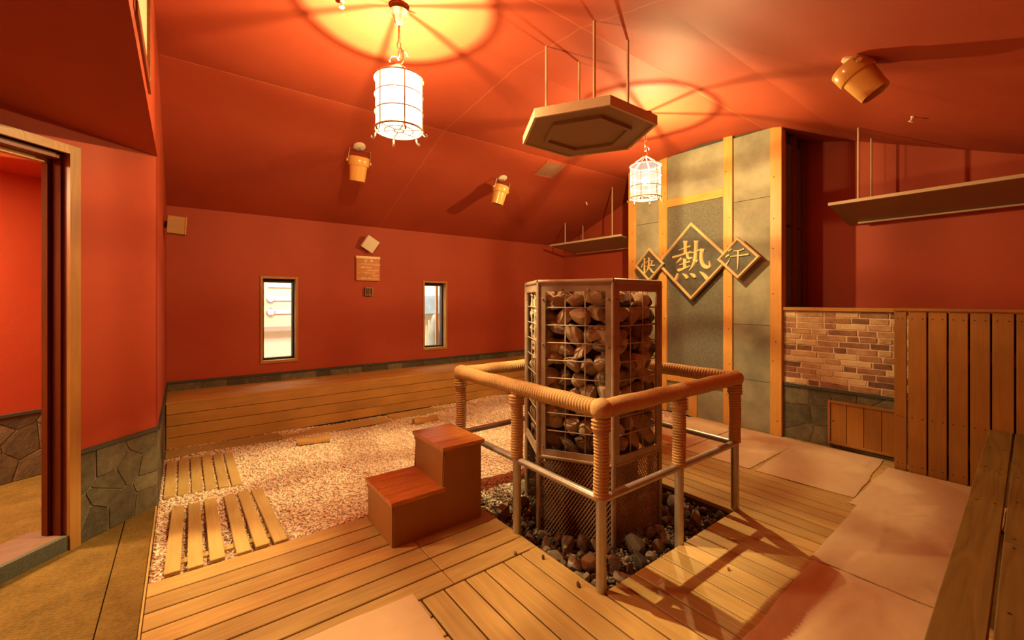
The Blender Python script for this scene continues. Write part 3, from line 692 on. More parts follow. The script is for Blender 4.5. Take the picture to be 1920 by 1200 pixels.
N_ = [[(430, 395, 22), (560, 352, 32), (668, 322, 48)], [(555, 218, 112), (555, 270, 72), (555, 380, 70), (556, 480, 74)],
      [(290, 535, 50), (400, 512, 52), (560, 465, 34), (690, 432, 52)], [(480, 548, 62), (430, 600, 46), (375, 655, 8)],
      [(602, 455, 50), (602, 525, 56), (640, 560, 56), (708, 540, 30)], [(440, 685, 22), (560, 650, 30), (655, 612, 46)],
      [(545, 560, 70), (545, 745, 62)], [(395, 768, 30), (430, 790, 80), (530, 755, 48), (662, 698, 24)],
      [(775, 220, 108), (775, 270, 76), (768, 420, 72), (748, 600, 66), (705, 710, 50), (640, 802, 6)],
      [(695, 455, 22), (800, 420, 34), (870, 392, 48), (945, 412, 56)], [(895, 410, 96), (880, 470, 70), (880, 580, 70), (912, 680, 82), (985, 725, 84), (1050, 700, 50), (1035, 600, 8)],
      [(715, 568, 10), (760, 592, 40), (812, 618, 62)], [(405, 850, 40), (385, 900, 62), (350, 975, 76), (340, 1000, 40)],
      [(505, 852, 12), (560, 890, 62), (592, 925, 70), (602, 950, 30)], [(665, 842, 14), (720, 880, 72), (750, 905, 66), (768, 925, 26)],
      [(855, 805, 14), (915, 850, 60), (980, 920, 84), (1000, 958, 40)]]
on_panel(part('character', strokes(N_, 675, 610, kl / 12, (2.856, 1.925), 4.967), 'gold', big, smooth=True, angle=40))
lft = diamond('diamond_sign', 'small dark diamond sign left of the large one, nearest the far lantern', 3.43, 1.915, .226, 4.915, .03)
K_ = [[(325, 588, 34), (300, 640, 36), (258, 740, 50)], [(405, 385, 100), (398, 440, 52), (395, 700, 52), (395, 985, 78)], [(425, 545, 14), (490, 585, 44)],
      [(495, 535, 26), (620, 492, 30), (770, 500, 66)], [(745, 500, 50), (712, 570, 46), (690, 650, 42)], [(440, 720, 26), (620, 672, 34), (845, 655, 62)],
      [(602, 370, 120), (595, 420, 62), (588, 560, 56), (575, 720, 56), (530, 840, 44), (435, 965, 10)], [(605, 730, 14), (690, 840, 62), (760, 915, 76), (890, 920, 14)]]
on_panel(part('character', strokes(K_, 590, 640, kl * 1.10 / 24, (3.43, 1.915), 4.927), 'gold', lft, smooth=True, angle=40))
rgt = diamond('diamond_sign', 'small dark diamond sign right of the large one', 2.275, 1.915, .238, 4.915, .032)
A_ = [[(340, 500, 30), (380, 470, 46), (420, 450, 34)], [(278, 640, 30), (320, 600, 52), (362, 578, 40)], [(378, 678, 10), (330, 750, 40), (296, 800, 52), (296, 885, 14)],
      [(455, 492, 22), (560, 490, 32), (690, 446, 46)], [(385, 618, 24), (560, 600, 32), (785, 570, 50)], [(560, 490, 56), (556, 700, 50), (548, 915, 12)]]
on_panel(part('character', strokes(A_, 545, 655, kl * .97 / 15, (2.275, 1.915), 4.927), 'gold', rgt, smooth=True, angle=40))

# ------------------------------------------------------------------ rocks (shared meshes)
def rock_mesh(seed, sub=3, cuts=9, flat=.62):
    r = random.Random(seed); bm = nb(); bmesh.ops.create_icosphere(bm, subdivisions=sub, radius=1)
    pl = [(Vector((r.gauss(0, 1), r.gauss(0, 1), r.gauss(0, 1))).normalized(), r.uniform(flat, .92)) for _ in range(cuts)]
    off = Vector((seed * 3.7, seed * 1.3, 0)); s = Vector((r.uniform(.8, 1.15), r.uniform(.7, 1.0), r.uniform(.65, .95)))
    for v in bm.verts:
        d = v.co.normalized(); rad = 1 + .14 * noise.noise(d * 1.4 + off) + .05 * noise.noise(d * 4 + off); p = d * rad
        for n, k in pl:
            e = p.dot(n) - k
            if e > 0: p -= n * e * .92
        v.co = Vector((p.x * s.x, p.y * s.y, p.z * s.z))
    me = finish(bm, True, 'stone', 28); return me
ROCKS = [rock_mesh(i + 1, 3) for i in range(7)]
def rocks_for(mat):
    out = []
    for me in ROCKS:
        m2 = me.copy(); m2.materials.append(M[mat]); out.append(m2)
    return out
CAGE = [rock_mesh(i + 31, 3, 13, .58) for i in range(8)]
RC = []
for me in CAGE: me.materials.append(M['cage_rock']); RC.append(me)
RP = []
for me in CAGE:
    m2 = me.copy(); m2.materials.clear(); m2.materials.append(M['pit_rock']); RP.append(m2); RR = ROCKS[2].copy(); RR.materials.append(M['rust_rock'])
def rock(name, me, loc, s, label, cat, group):
    o = link(name, me, None, None, loc); o.scale = (s * random.uniform(.85, 1.2), s * random.uniform(.85, 1.15), s * random.uniform(.8, 1.1)); o.rotation_euler = [random.uniform(0, 6.28) for _ in range(3)]
    return tag(o, label, cat, group)

# ------------------------------------------------------------------ stove
SC = Vector((2.33, 2.125, 0)); SR = .483; SZ0, SZ1 = .43, 1.565
def hx(k, R, z, c=SC): a = math.radians(60 * k); return Vector((c.x + R * math.cos(a), c.y + R * math.sin(a), z))
stove = thing('stone_stove', 'hexagonal steel cage stove filled with stones in the middle of the room', 'stove', (SC.x, SC.y, -.10))
for k in range(6):
    bm = nb(); a = hx(k, SR, -.10); tube(bm, [a, a + Z_ * (SZ1 + .10)], .016, 10); part('corner_post', bm, 'stove', stove, smooth=True, angle=50)
    p, q = hx(k, SR, 0), hx(k + 1, SR, 0); d = (q - p).normalized(); nrm = Vector((d.y, -d.x, 0)); L = (q - p).length
    bm = nb(); tube(bm, [p + Z_ * SZ1, q + Z_ * SZ1], .017, 10); part('top_rim', bm, 'stove', stove, smooth=True, angle=50)
    bm = nb(); fwd = .034; o0 = -nrm * .004
    def fbox(s0, s1, z0, z1, t=.012): prism(bm, [p + d * s0 + o0 + Z_ * z0, p + d * s1 + o0 + Z_ * z0, p + d * s1 + o0 + Z_ * z1, p + d * s0 + o0 + Z_ * z1], nrm * t)
    fbox(.014, .014 + fwd, SZ0, SZ1); fbox(L - .014 - fwd, L - .014, SZ0, SZ1); fbox(.014 + fwd, L - .014 - fwd, SZ1 - .062, SZ1); fbox(.014 + fwd, L - .014 - fwd, SZ0, SZ0 + .05)
    ffr = part('face_frame', bm, 'stove', stove)
    bm = nb(); tube(bm, [p + Z_ * SZ0, q + Z_ * SZ0], .014, 8); part('lower_rail', bm, 'stove', stove, smooth=True, angle=50)
    nr = 9; zz0, zz1 = SZ0 + .05, SZ1 - .062
    for j in range(1, nr):
        z = zz0 + (zz1 - zz0) * j / nr + .01
        bm = nb(); tube(bm, [p + d * .04 + Z_ * z - nrm * .002, p + d * (L - .04) + Z_ * z - nrm * .002], .0042, 6); part('grid_bar', bm, 'wire', stove, smooth=True)
    for j in (1, 2):
        s = .048 + (L - .096) * j / 3; bm = nb(); tube(bm, [p + d * s + Z_ * (zz0 - .01) - nrm * .009, p + d * s + Z_ * (zz1 + .01) - nrm * .009], .0042, 6); part('grid_bar', bm, 'wire', stove, smooth=True)
    for s, z in ((.03, SZ1 - .11), (.03, 1.16), (.03, .80), (.03, .50), (L - .03, SZ1 - .11), (L - .03, 1.16), (L - .03, .80), (L - .03, .50), (.16, SZ1 - .05), (.33, SZ1 - .05)):
        bm = nb(); lathe(bm, [(.006, 0), (.006, .004), (.003, .007)], p + d * s + Z_ * z + nrm * .008, nrm, 8); part('bolt', bm, 'stove', stove).parent = ffr
    # expanded metal skirt
    bm = nb(); cw, chh = .022, .017; cols = int((L - .02) / cw); rws = int((SZ0 + .09) / chh); t = .0035
    for r in range(rws):
        for cc in range(cols):
            s = .012 + cc * cw + (r % 2) * cw / 2; z = -.09 + r * chh
            for a1, b1 in (((0, 0), (cw / 2, chh)), ((cw, 0), (cw / 2, chh))):
                A = p + d * (s + a1[0]) + Z_ * (z + a1[1]) - nrm * .006; B = p + d * (s + b1[0]) + Z_ * (z + b1[1]) - nrm * .006
                bm.faces.new([bm.verts.new(x) for x in (A - d * t, A + d * t + nrm * .003, B + d * t + nrm * .003, B - d * t)])
    stuff(part('mesh_skirt', bm, 'skirt', stove))
bm = nb(); A = [bm.verts.new(hx(k, .34, -.10)) for k in range(6)]; B = [bm.verts.new(hx(k, .34, SZ1 - .12)) for k in range(6)]; bm.faces.new(A[::-1]); bm.faces.new(B); bridge(bm, A, B); part('inner_liner', bm, 'liner', stove)
ORD = ('first', 'second', 'third', 'fourth', 'fifth', 'sixth', 'seventh', 'eighth', 'ninth', 'tenth', 'eleventh')
FACE = {2: 'narrow left face', 3: 'wide middle face', 4: 'right face'}
for k in range(1, 6):
    p, q = hx(k, SR, 0), hx(k + 1, SR, 0); d = (q - p).normalized(); nrm = Vector((d.y, -d.x, 0)); L = (q - p).length
    nc, nrw = 4, 10; dz_ = (SZ1 - .06 - SZ0 - .05) / nrw
    for r in range(nrw):
        for cc in range(nc):
            s = .072 + (L - .144) * min(max(cc + (.22 if r % 2 else -.22), 0), 3) / (nc - 1) + random.uniform(-.02, .02); z = SZ0 + .05 + (r + .5) * dz_ + random.uniform(-.024, .024)
            lab = ('rough stone, %s row from the top, %s from left in the cage\'s %s' % (ORD[nrw - 1 - r], ORD[cc], FACE[k])) if k in FACE else 'rough stone packed behind the bars on a far side of the stove cage'
            o = rock('stove_stone', RC[(r * 3 + cc * 5 + k) % 8], p + d * s - nrm * (.075 + random.uniform(0, .01)) + Z_ * z, 1, lab, 'stone', 'stones in the stove cage')
            o.scale = (.088 * random.uniform(.78, 1.18), .084 * random.uniform(.78, 1.15), .080 * random.uniform(.75, 1.2)); o.rotation_euler = (random.uniform(-.9, .9), random.uniform(-.9, .9), random.uniform(0, 6.28))
# ------------------------------------------------------------------ stone pit around the stove
part('pit_bed', boxm(1.652, 3.055, 1.424, 2.865, -.128, -.085), 'soil', floor)
r = np.random.default_rng(11); x = r.uniform(1.665, 3.04, 5200); y = r.uniform(1.435, 2.85, 5200)
dd = np.hypot(x - SC.x, y - SC.y); keep = dd > .40; P = np.stack([x, y, -.082 + r.uniform(-.004, .012, 5200)], 1)[keep]
pale = (P[:, 1] > 2.42) & (P[:, 0] < 2.1)
o = link('pit_gravel', crystals(P[~pale], r.uniform(.008, .02, (~pale).sum()), .8, 12), 'gravel'); stuff(tag(o, 'small dark gravel between the larger stones around the stove', 'gravel'))
Pp = P[pale]; Pp = np.concatenate([Pp, Pp + r.normal(0, .02, Pp.shape) * [1, 1, 0] + [0, 0, .015], Pp + r.normal(0, .03, Pp.shape) * [1, 1, 0] + [0, 0, .028]]); Pp = Pp[(Pp[:, 0] > 1.68) & (Pp[:, 1] < 2.85)]
o = link('pale_gravel', crystals(Pp, r.uniform(.008, .017, len(Pp)), .8, 13), 'wgravel'); stuff(tag(o, 'pale cream gravel heaped behind the stove beside the wooden steps', 'gravel'))
special = [((2.17, 1.61, -.035), .085, 'rounded dark brown boulder leaning on the right side of the stove foot', 1), ((1.83, 1.66, -.045), .075, 'rust stained stone lying before the stove near the front railing post', 0)]
placed = []
for loc, s, lab, kk in special:
    o = rock('pit_stone', RR if kk == 0 else RP[4], loc, s, lab, 'stone', None); placed.append((loc[0], loc[1], s))
    if kk: o.data = RR.copy() if False else RP[4]
tries = 0; RA_ = 1.65
while len(placed) < 150 and tries < 9000:
    tries += 1; x = random.uniform(1.70, 3.01); y = random.uniform(1.46, 2.82); s = random.choice((.026, .032, .04, .05, .064, .08))
    ang = math.atan2(y - SC.y, x - SC.x); dh = SR * .866 / max(abs(math.cos(((ang - PI / 6) + PI / 6) % (PI / 3) - PI / 6)), .5)
    if math.hypot(x - SC.x, y - SC.y) < dh + s * .75: continue
    if y > 2.45 and x < 2.08: continue
    if any(math.hypot(x - a, y - b2) < (s + c) * .70 for a, b2, c in placed): continue
    if min(x - 1.652, 3.05 - x, y - 1.425, 2.85 - y) < s * 1.1: continue
    if any(math.hypot(x - a, y - b2) < .03 + s * 1.1 for a in (1.65, 2.345, 3.04) for b2 in (1.425, 2.105, 2.785)): continue
    placed.append((x, y, s))
    sd = 'left railing beside the steps' if x < 1.9 and y > 1.95 else 'left railing near the front post' if x < 2.0 and x - RA_ < y - 1.425 + .2 else 'front post and right railing' if y < 1.75 and x < 2.5 else 'far right post' if x > 2.5 and y < 2.2 else 'far side of the railing'
    lab = 'loose stone in the pit between stove and ' + sd
    rock('pit_stone', random.choice(RP), (x, y, -.075 + s * .55), s, lab, 'stone', 'stones in the pit')
for loc, s in (((1.655 - .06, 1.80, .010), .014), ((1.5, 1.93, .010), .013), ((1.585, 1.52, .012), .016), ((2.32, 1.12, .010), .012)):
    rock('stray_pebble', RP[3], loc, s, 'tiny stray pebble lying on the deck planks near the pit', 'pebble', 'stray pebbles on the deck')

# ------------------------------------------------------------------ railing: galvanised pipe wound with rope
RA, RB, VA, VB, RZT, RZL = 1.65, 3.04, 1.425, 2.785, .905, .455
rail = thing('railing', 'square pipe railing wound with thick rope around the stone stove', 'railing', ((RA + RB) / 2, (VA + VB) / 2, -.11))
def ropetube(p, q, R, pitch=.0165, amp=.0042, n=18, per=5):
    p, q = Vector(p), Vector(q); d = (q - p); L = d.length; d.normalize(); up = Z_ if abs(d.z) < .9 else Vector((1, 0, 0)); a = d.cross(up).normalized(); b2 = d.cross(a)
    k = max(8, int(L / pitch * per)); bm = nb(); prev = None
    for i in range(k + 1):
        s = L * i / k; rg = []
        for j in range(n):
            th = 2 * PI * j / n; ph = s / pitch - j / n
            rr = R - amp + amp * 1.6 * abs(math.sin(PI * ph)) + .0016 * math.sin(2 * PI * s / .31 + th)
            rg.append(bm.verts.new(p + d * s + (a * math.cos(th) + b2 * math.sin(th)) * rr))
        if prev: bridge(bm, prev, rg)
        else: bm.faces.new(rg[::-1])
        prev = rg
    bm.faces.new(prev); return bm
corners = [(RA, VA), (RB, VA), (RB, VB), (RA, VB)]
for i in range(4):
    a, b2 = corners[i], corners[(i + 1) % 4]; mid = ((a[0] + b2[0]) / 2, (a[1] + b2[1]) / 2)
    part('rope_rail', ropetube((*a, RZT), (*b2, RZT), .044, .021, .0055), 'rope', rail, smooth=True)
    bm = nb(); tube(bm, [(*a, RZL), (*b2, RZL)], .021, 14); part('lower_rail', bm, 'pipe', rail, smooth=True, angle=50)
    for c in (a, mid):
        bm = nb(); tube(bm, [(*c, -.11), (*c, RZT)], .026, 16); pst = part('post', bm, 'pipe', rail, smooth=True, angle=50)
        part('rope_wrap', ropetube((*c, RZL + .012), (*c, RZT - .02), .0375, .0165), 'rope', rail, smooth=True).parent = pst
        part('rope_collar', ropetube((*c, RZT - .105), (*c, RZT - .045), .046, .019, .006), 'rope', rail, smooth=True).parent = pst
    bm = nb(); bmesh.ops.create_uvsphere(bm, u_segments=20, v_segments=14, radius=1)
    for v in bm.verts:
        dn = v.co.normalized(); ww = 1 + .07 * abs(math.sin(dn.x * 9 + dn.z * 7)) + .05 * abs(math.sin(dn.y * 11 - dn.z * 5)); v.co = Vector((a[0], a[1], RZT)) + dn * .052 * ww
    part('rope_knot', bm, 'rope', rail, smooth=True)

# ------------------------------------------------------------------ step box
st = thing('wooden_steps', 'two step wooden box with reddish board treads beside the railing', 'steps', (1.28, 2.615, 0))
sa, sb, sc_, va, vb = .965, 1.30, 1.585, 2.405, 2.83; H1, H2 = .245, .495
bm = nb(); prism(bm, [(sa, va, 0), (sc_, va, 0), (sc_, va, H2), (sb, va, H2), (sb, va, H1), (sa, va, H1)], (0, vb - va, 0)); bmesh.ops.bevel(bm, geom=[e for e in bm.edges if abs(e.verts[0].co.z - e.verts[1].co.z) > .1], offset=.008, segments=2, affect='EDGES'); sbody = part('body', bm, 'boxside', st)
for a, b2, z in ((sa - .012, sb + .004, H1), (sb - .014, sc_ + .014, H2)):
    for k in range(4):
        w4 = (vb - va + .03) / 4; v = va - .015 + (k + .5) * w4
        board('tread_board', b2 - a, w4 - .0012, .026, ((a + b2) / 2, v, z + .013), RX, 'tread', st, bev=.002)
for a, z in ((sa, H1), (sb, H2)):
    part('edge_strip', boxm(a - .004, a, va, vb, z - .03, z), 'boxside', st).parent = sbody

# ------------------------------------------------------------------ duckboards, loose plank, pillows
d1 = thing('duckboard', 'short slatted duckboard lying on salt against the bench, far of two', 'duckboard', (.1, 4.45, 0))
for k in range(6):
    board('slat', .88, .068, .022, (-.085 + k * .083, 4.46 - k * .012, .003), (0, 0, PI / 2 + .05 * 0), 'duck', d1)
part('batten', boxm(-.12, .37, 4.05, 4.10, -.030, -.008), 'duck', d1); part('batten', boxm(-.12, .37, 4.70, 4.75, -.030, -.008), 'duck', d1)
d2 = thing('duckboard', 'slatted duckboard with a wide gap in the middle, lying next to the deck', 'duckboard', (.2, 3.3, 0))
for k, u in enumerate((-.04, .055, .15, .27, .36, .45)):
    board('slat', .90, .070, .022, (u - .0, 3.335 - .012 * (k % 2), .003), (0, 0, PI / 2 + .01 * (k - 2)), 'duck', d2)
part('batten', boxm(-.06, .46, 3.0, 3.05, -.030, -.008), 'duck', d2); part('batten', boxm(-.06, .46, 3.6, 3.65, -.030, -.008), 'duck', d2)
for L, u, v, z, yaw, lab in ((.95, .34, 5.12, .004, 0, 'pale plank at the left foot of the long bench, half sunk in salt'), (1.15, 1.40, 5.10, -.006, -.012, 'middle pale plank before the long bench, its edges buried in salt'), (1.2, 2.62, 5.14, -.008, 0, 'rightmost pale plank before the long bench, mostly buried in salt')):
    o = tag(board('foot_plank', L, .235, .02, (u, v, z), (0, 0, yaw), 'deck'), lab, 'plank', 'foot planks before the long bench')
def pillow(loc, yaw, lab):
    bm = nb(); n = 18; prev = None; L = .30
    for i in range(n + 1):
        x = -L / 2 + L * i / n; dip = .016 * math.exp(-(x / .06) ** 2); rg = []
        for j in range(13):
            th = PI * j / 12; rg.append(bm.verts.new((x, .045 * math.cos(th), max(0, (.062 - dip) * math.sin(th)))))
        if prev:
            for j in range(12): bm.faces.new((prev[j], prev[j + 1], rg[j + 1], rg[j]))
            bm.faces.new((prev[12], prev[0], rg[0], rg[12]))
        else: bm.faces.new(rg[::-1])
        prev = rg
    bm.faces.new(prev); o = link('neck_pillow', finish(bm, True, 'neck_pillow', 40), 'bench', None, loc); o.rotation_euler = (0, 0, yaw)
    return tag(o, lab, 'pillow', 'wooden neck pillows')
pillow((1.06, 4.72, -.008), -.22, 'wooden half log neck pillow lying beside the sunken planks'); pillow((2.30, 4.71, -.008), -.05, 'wooden half log neck pillow behind the step box')

# ------------------------------------------------------------------ cotton mats
def clothmat(lab, u0, u1, v0, v1, z, yaw, seed, wr=.004):
    L, W = u1 - u0, v1 - v0; nx, ny = 44, 30; bm = nb(); g = []; r = random.Random(seed); off = Vector((seed * 5.1, seed * 2.3, 0))
    for j in range(ny + 1):
        row = []
        for i in range(nx + 1):
            x = -L / 2 + L * i / nx; y = -W / 2 + W * j / ny
            ex = .010 * noise.noise(Vector((y * 4, seed, 0))) * (1 if i in (0, nx) else .5); ey = .010 * noise.noise(Vector((x * 4, seed + 9, 0))) * (1 if j in (0, ny) else .5)
            h = wr * (.6 * noise.noise(Vector((x * 3, y * 7, 0)) + off) + .5 * noise.noise(Vector((x * 9, y * 16, 0)) + off) + .8)
            rdg = abs(noise.noise(Vector((x * 1.3, y * 3.2, 3)) + off)); h += wr * 1.5 * max(0, 1 - rdg / .05)
            edge = min(i, nx - i, j, ny - j)
            if edge == 0: h *= .3
            row.append(bm.verts.new((x + ex, y + ey, h + .004)))
        g.append(row)
    for j in range(ny):
        for i in range(nx): bm.faces.new((g[j][i], g[j][i + 1], g[j + 1][i + 1], g[j + 1][i]))
    bd = g[0] + [g[j][nx] for j in range(1, ny + 1)] + g[ny][:-1][::-1] + [g[j][0] for j in range(ny - 1, 0, -1)]
    lo = [bm.verts.new((v.co.x, v.co.y, 0)) for v in bd]
    for i in range(len(bd)): bm.faces.new((bd[i - 1], bd[i], lo[i], lo[i - 1]))
    bm.faces.new(lo)
    o = link('floor_mat', finish(bm, True, 'floor_mat', 50), 'cloth', None, ((u0 + u1) / 2, (v0 + v1) / 2, z)); o.rotation_euler = (0, 0, yaw)
    return tag(o, lab, 'mat', 'beige cotton floor mats')
clothmat('farthest beige cotton mat before the dark slab of the feature wall', 3.86, 4.99, 2.30, 2.86, .0005, 0, 1)
clothmat('beige cotton mat at the foot of the right part of the feature wall', 3.84, 4.99, 1.68, 2.285, .0005, .0, 2)
clothmat('beige cotton mat before the small wooden hatch door', 3.86, 5.0, 1.0, 1.665, .0005, .06, 3)
clothmat('beige cotton mat at the foot of the vertical cladding boards', 3.76, 4.82, .27, .965, .0005, .0, 4)
clothmat('beige cotton mat lying lengthwise beside the worn side bench, farther one', 2.78, 3.80, .28, .90, .0095, .02, 5, .005)
clothmat('beige cotton mat beside the worn side bench, nearest the camera', 1.62, 2.80, .24, .86, .0005, .03, 6, .005)
clothmat('lone beige cotton mat on the deck at the bottom of the picture', -.05, .885, 1.35, 1.985, .0005, -.03, 7)

# ------------------------------------------------------------------ lanterns
def lantern(label, u, v, dz, shade, bulb, rose=True):
    zt, zb, za = 2.873 + dz, 2.545 + dz, 2.972 + dz; R = .153; zc = ceilz(v)
    t = thing('hanging_lantern', label, 'lantern', (u, v, zb - .05), 'hanging lanterns')
    c = Vector((u, v, 0)); N = 6; ph = .35
    def P(k, r, z): a = ph + 2 * PI * k / N; return c + Vector((math.cos(a) * r, math.sin(a) * r, z))
    def circ(z, r, n=40): return [c + Vector((math.cos(2 * PI * i / n) * r, math.sin(2 * PI * i / n) * r, z)) for i in range(n)]
    for i, z in enumerate((zb, zb + .11, zb + .22, zt)):
        bm = nb(); tube(bm, circ(z, R), .0065 if i in (0, 3) else .004, 6, closed=True); part('ring', bm, 'iron', t, smooth=True)
    for k in range(N):
        bm = nb(); tube(bm, [P(k, R, zb), P(k, R, zt)], .0045, 6); part('bar', bm, 'iron', t, smooth=True)
        bm = nb(); tube(bm, [P(k, R, zt), P(k, .012, za)], .0055, 6); part('spoke', bm, 'iron', t, smooth=True)
        bm = nb(); tube(bm, [P(k, R, zb), P(k, R + .004, zb - .028), P(k, R + .014, zb - .045), P(k, R + .026, zb - .046), P(k, R + .03, zb - .036), P(k, R + .024, zb - .028)], .0055, 6); part('scroll_foot', bm, 'iron', t, smooth=True)
        bm = nb(); tube(bm, [P(k, R, zb), P(k, .085, zb + .002), P(k, .03, zb)], .0042, 6); part('bottom_spoke', bm, 'iron', t, smooth=True)
    for r in (.03, .09):
        bm = nb(); tube(bm, circ(zb, r, 24), .0042, 6, closed=True); part('bottom_ring', bm, 'iron', t, smooth=True)
    bm = nb(); rr = [ring(bm, c + Z_ * z, Z_, R - .010, 48) for z in (zb + .006, zt - .004)]; bridge(bm, *rr); part('glass_shade', bm, shade, t, smooth=True)
    zbb = 2.725 + dz; bm = nb(); bmesh.ops.create_uvsphere(bm, u_segments=16, v_segments=10, radius=.036); bmesh.ops.translate(bm, verts=bm.verts[:], vec=c + Z_ * zbb); part('bulb', bm, 'bulb', t, smooth=True)
    l = bpy.data.lights.new('lantern_bulb_light', 'POINT'); l.energy = bulb; l.color = LAMP_COL; l.shadow_soft_size = .014; lo = bpy.data.objects.new('bulb_light', l); COL.objects.link(lo); lo.location = (0, 0, zbb - t.location.z); lo.parent = t
    bm = nb(); lathe(bm, [(.018, 0), (.02, .02), (.012, .05)], c + Z_ * (zbb - .085), Z_, 12); part('socket', bm, 'rust', t, smooth=True)
    bm = nb(); tube(bm, [c + Z_ * (zbb - .085), c + Z_ * zb], .006, 6); part('stem', bm, 'iron', t)
    # chain, hook, ceiling rose
    zr = zc - .13
    bm = nb(); tube(bm, [P(.5, .012, za)] + [c + Vector((.03 * math.sin(a), 0, za + .06 - .055 * math.cos(a))) for a in np.linspace(.3, 2.9, 8)], .005, 6); part('hook', bm, 'rust', t, smooth=True)
    bm = nb(); tube(bm, [c + Vector((.025 * math.cos(a) + .035, 0, za + .075 + .025 * math.sin(a))) for a in np.linspace(0, 4.6, 10)], .004, 6); part('scroll', bm, 'iron', t, smooth=True)
    z = za + .05; k = 0
    while z < zr - .07:
        bm = nb(); ax = Vector((1, 0, 0)) if k % 2 else Vector((0, 1, 0))
        tube(bm, [c + ax * (.012 * math.cos(a)) + Z_ * (z + .028 + .03 * math.sin(a)) for a in np.linspace(0, 2 * PI, 15)[:-1]], .0036, 6, closed=True); part('chain_link', bm, 'rust' if k > 2 else 'iron', t, smooth=True); z += .047; k += 1
    bm = nb(); tube(bm, [c + Z_ * (z - .01), c + Z_ * (zr + .005)], .006, 8); part('drop_rod', bm, 'rust', t)
    bm = nb(); lathe(bm, [(.014, 0), (.03, .015), (.038, .05), (.046, .062), (.058, .075), (.062, .088), (.05, .09)], c + Z_ * zr, Z_, 28); part('ceiling_rose', bm, 'rose', t, smooth=True, angle=60)
    bm = nb(); lathe(bm, [(.057, 0), (.057, .012)], c + Z_ * (zc - .012), Z_, 24); part('ceiling_plate', bm, 'doorwood', t)
    bm = nb(); tube(bm, [c + Z_ * (zr + .08), c + Z_ * (zc - .01)], .012, 8); part('bracket', bm, 'black', t)
    if rose:
        bm = nb(); tube(bm, [c + Vector((-.06, 0, za + .03)) * 1 + Vector((0, 0, -.03)), c + Vector((-.062, .01, za + .02)), c + Vector((-.045, .01, za + .045)), c + Vector((-.015, 0, za + .05)), c + Z_ * (za + .03)], .004, 6); part('cable', bm, 'iron', t, smooth=True)
    return t
lantern('large bright frosted lantern hanging near the camera at upper left', 1.107, 2.651, 0, 'shade1', LAMP1)
lantern('smaller looking clear lantern hanging far off before the feature wall', 3.736, 2.644, -.058, 'shade2', LAMP2, False)

# ------------------------------------------------------------------ hexagonal hood
HC = Vector((2.32, 2.146, 0)); HZ = 2.645; HR = .492
hood = thing('heat_deflector', 'beige hexagonal panel hung on four rods above the stove', 'hood', (HC.x, HC.y, HZ))
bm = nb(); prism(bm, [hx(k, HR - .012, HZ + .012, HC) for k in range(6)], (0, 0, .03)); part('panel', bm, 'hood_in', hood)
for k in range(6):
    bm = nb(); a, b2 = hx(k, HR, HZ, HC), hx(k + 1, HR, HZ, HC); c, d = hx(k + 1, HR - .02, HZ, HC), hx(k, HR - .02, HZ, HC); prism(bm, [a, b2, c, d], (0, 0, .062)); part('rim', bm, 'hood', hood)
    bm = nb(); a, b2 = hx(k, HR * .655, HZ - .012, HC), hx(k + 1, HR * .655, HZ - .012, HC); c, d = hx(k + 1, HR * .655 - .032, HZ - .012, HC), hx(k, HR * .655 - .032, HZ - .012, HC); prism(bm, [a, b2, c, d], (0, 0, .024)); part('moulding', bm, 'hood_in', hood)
for du, dv in ((-.175, .235), (.175, .235), (-.175, -.235), (.175, -.235)):
    p = HC + Vector((du, dv, 0)); bm = nb(); tube(bm, [p + Z_ * (HZ + .03), p + Z_ * (ceilz(p.y) + .005)], .0095, 8); part('rod', bm, 'rod', hood, smooth=True, angle=50)

# ------------------------------------------------------------------ two tilted hanging shelves
def shelf(label, v0, v1, zf, zb2, rodv):
    t = thing('hanging_shelf', label, 'shelf', (5.4, (v0 + v1) / 2, zb2), 'tilted shelves hung on rods'); uf, ub = 5.08, 5.70
    bm = nb(); prism(bm, [(uf + .02, v0, zf), (ub, v0, zb2), (ub, v0, zb2 - .014), (uf + .02, v0, zf - .014)], (0, v1 - v0, 0)); part('panel', bm, 'hood_in', t)
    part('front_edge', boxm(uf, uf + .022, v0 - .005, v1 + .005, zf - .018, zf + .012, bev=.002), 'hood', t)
    bm = nb(); tube(bm, [(ub - .06, v0 + .1, zb2 - .012), (ub - .06, v1 - .1, zb2 - .012)], .010, 8); part('back_bar', bm, 'rod', t)
    for v in rodv:
        for u in (uf + .03, uf + .46):
            zs = zf + (zb2 - zf) * (u - uf) / (ub - uf); bm = nb(); tube(bm, [(u, v, zs - .005), (u, v, ceilz(v) + .005)], .009, 8); part('rod', bm, 'rod', t, smooth=True, angle=50)
    return t
shelf('dark hanging shelf board left of the feature wall', 4.02, 5.55, 2.40, 2.29, (4.2, 5.2))
shelf('long dark hanging shelf board above the wooden cladding on the right', -.30, 1.47, 2.40, 2.27, (1.24, .0))

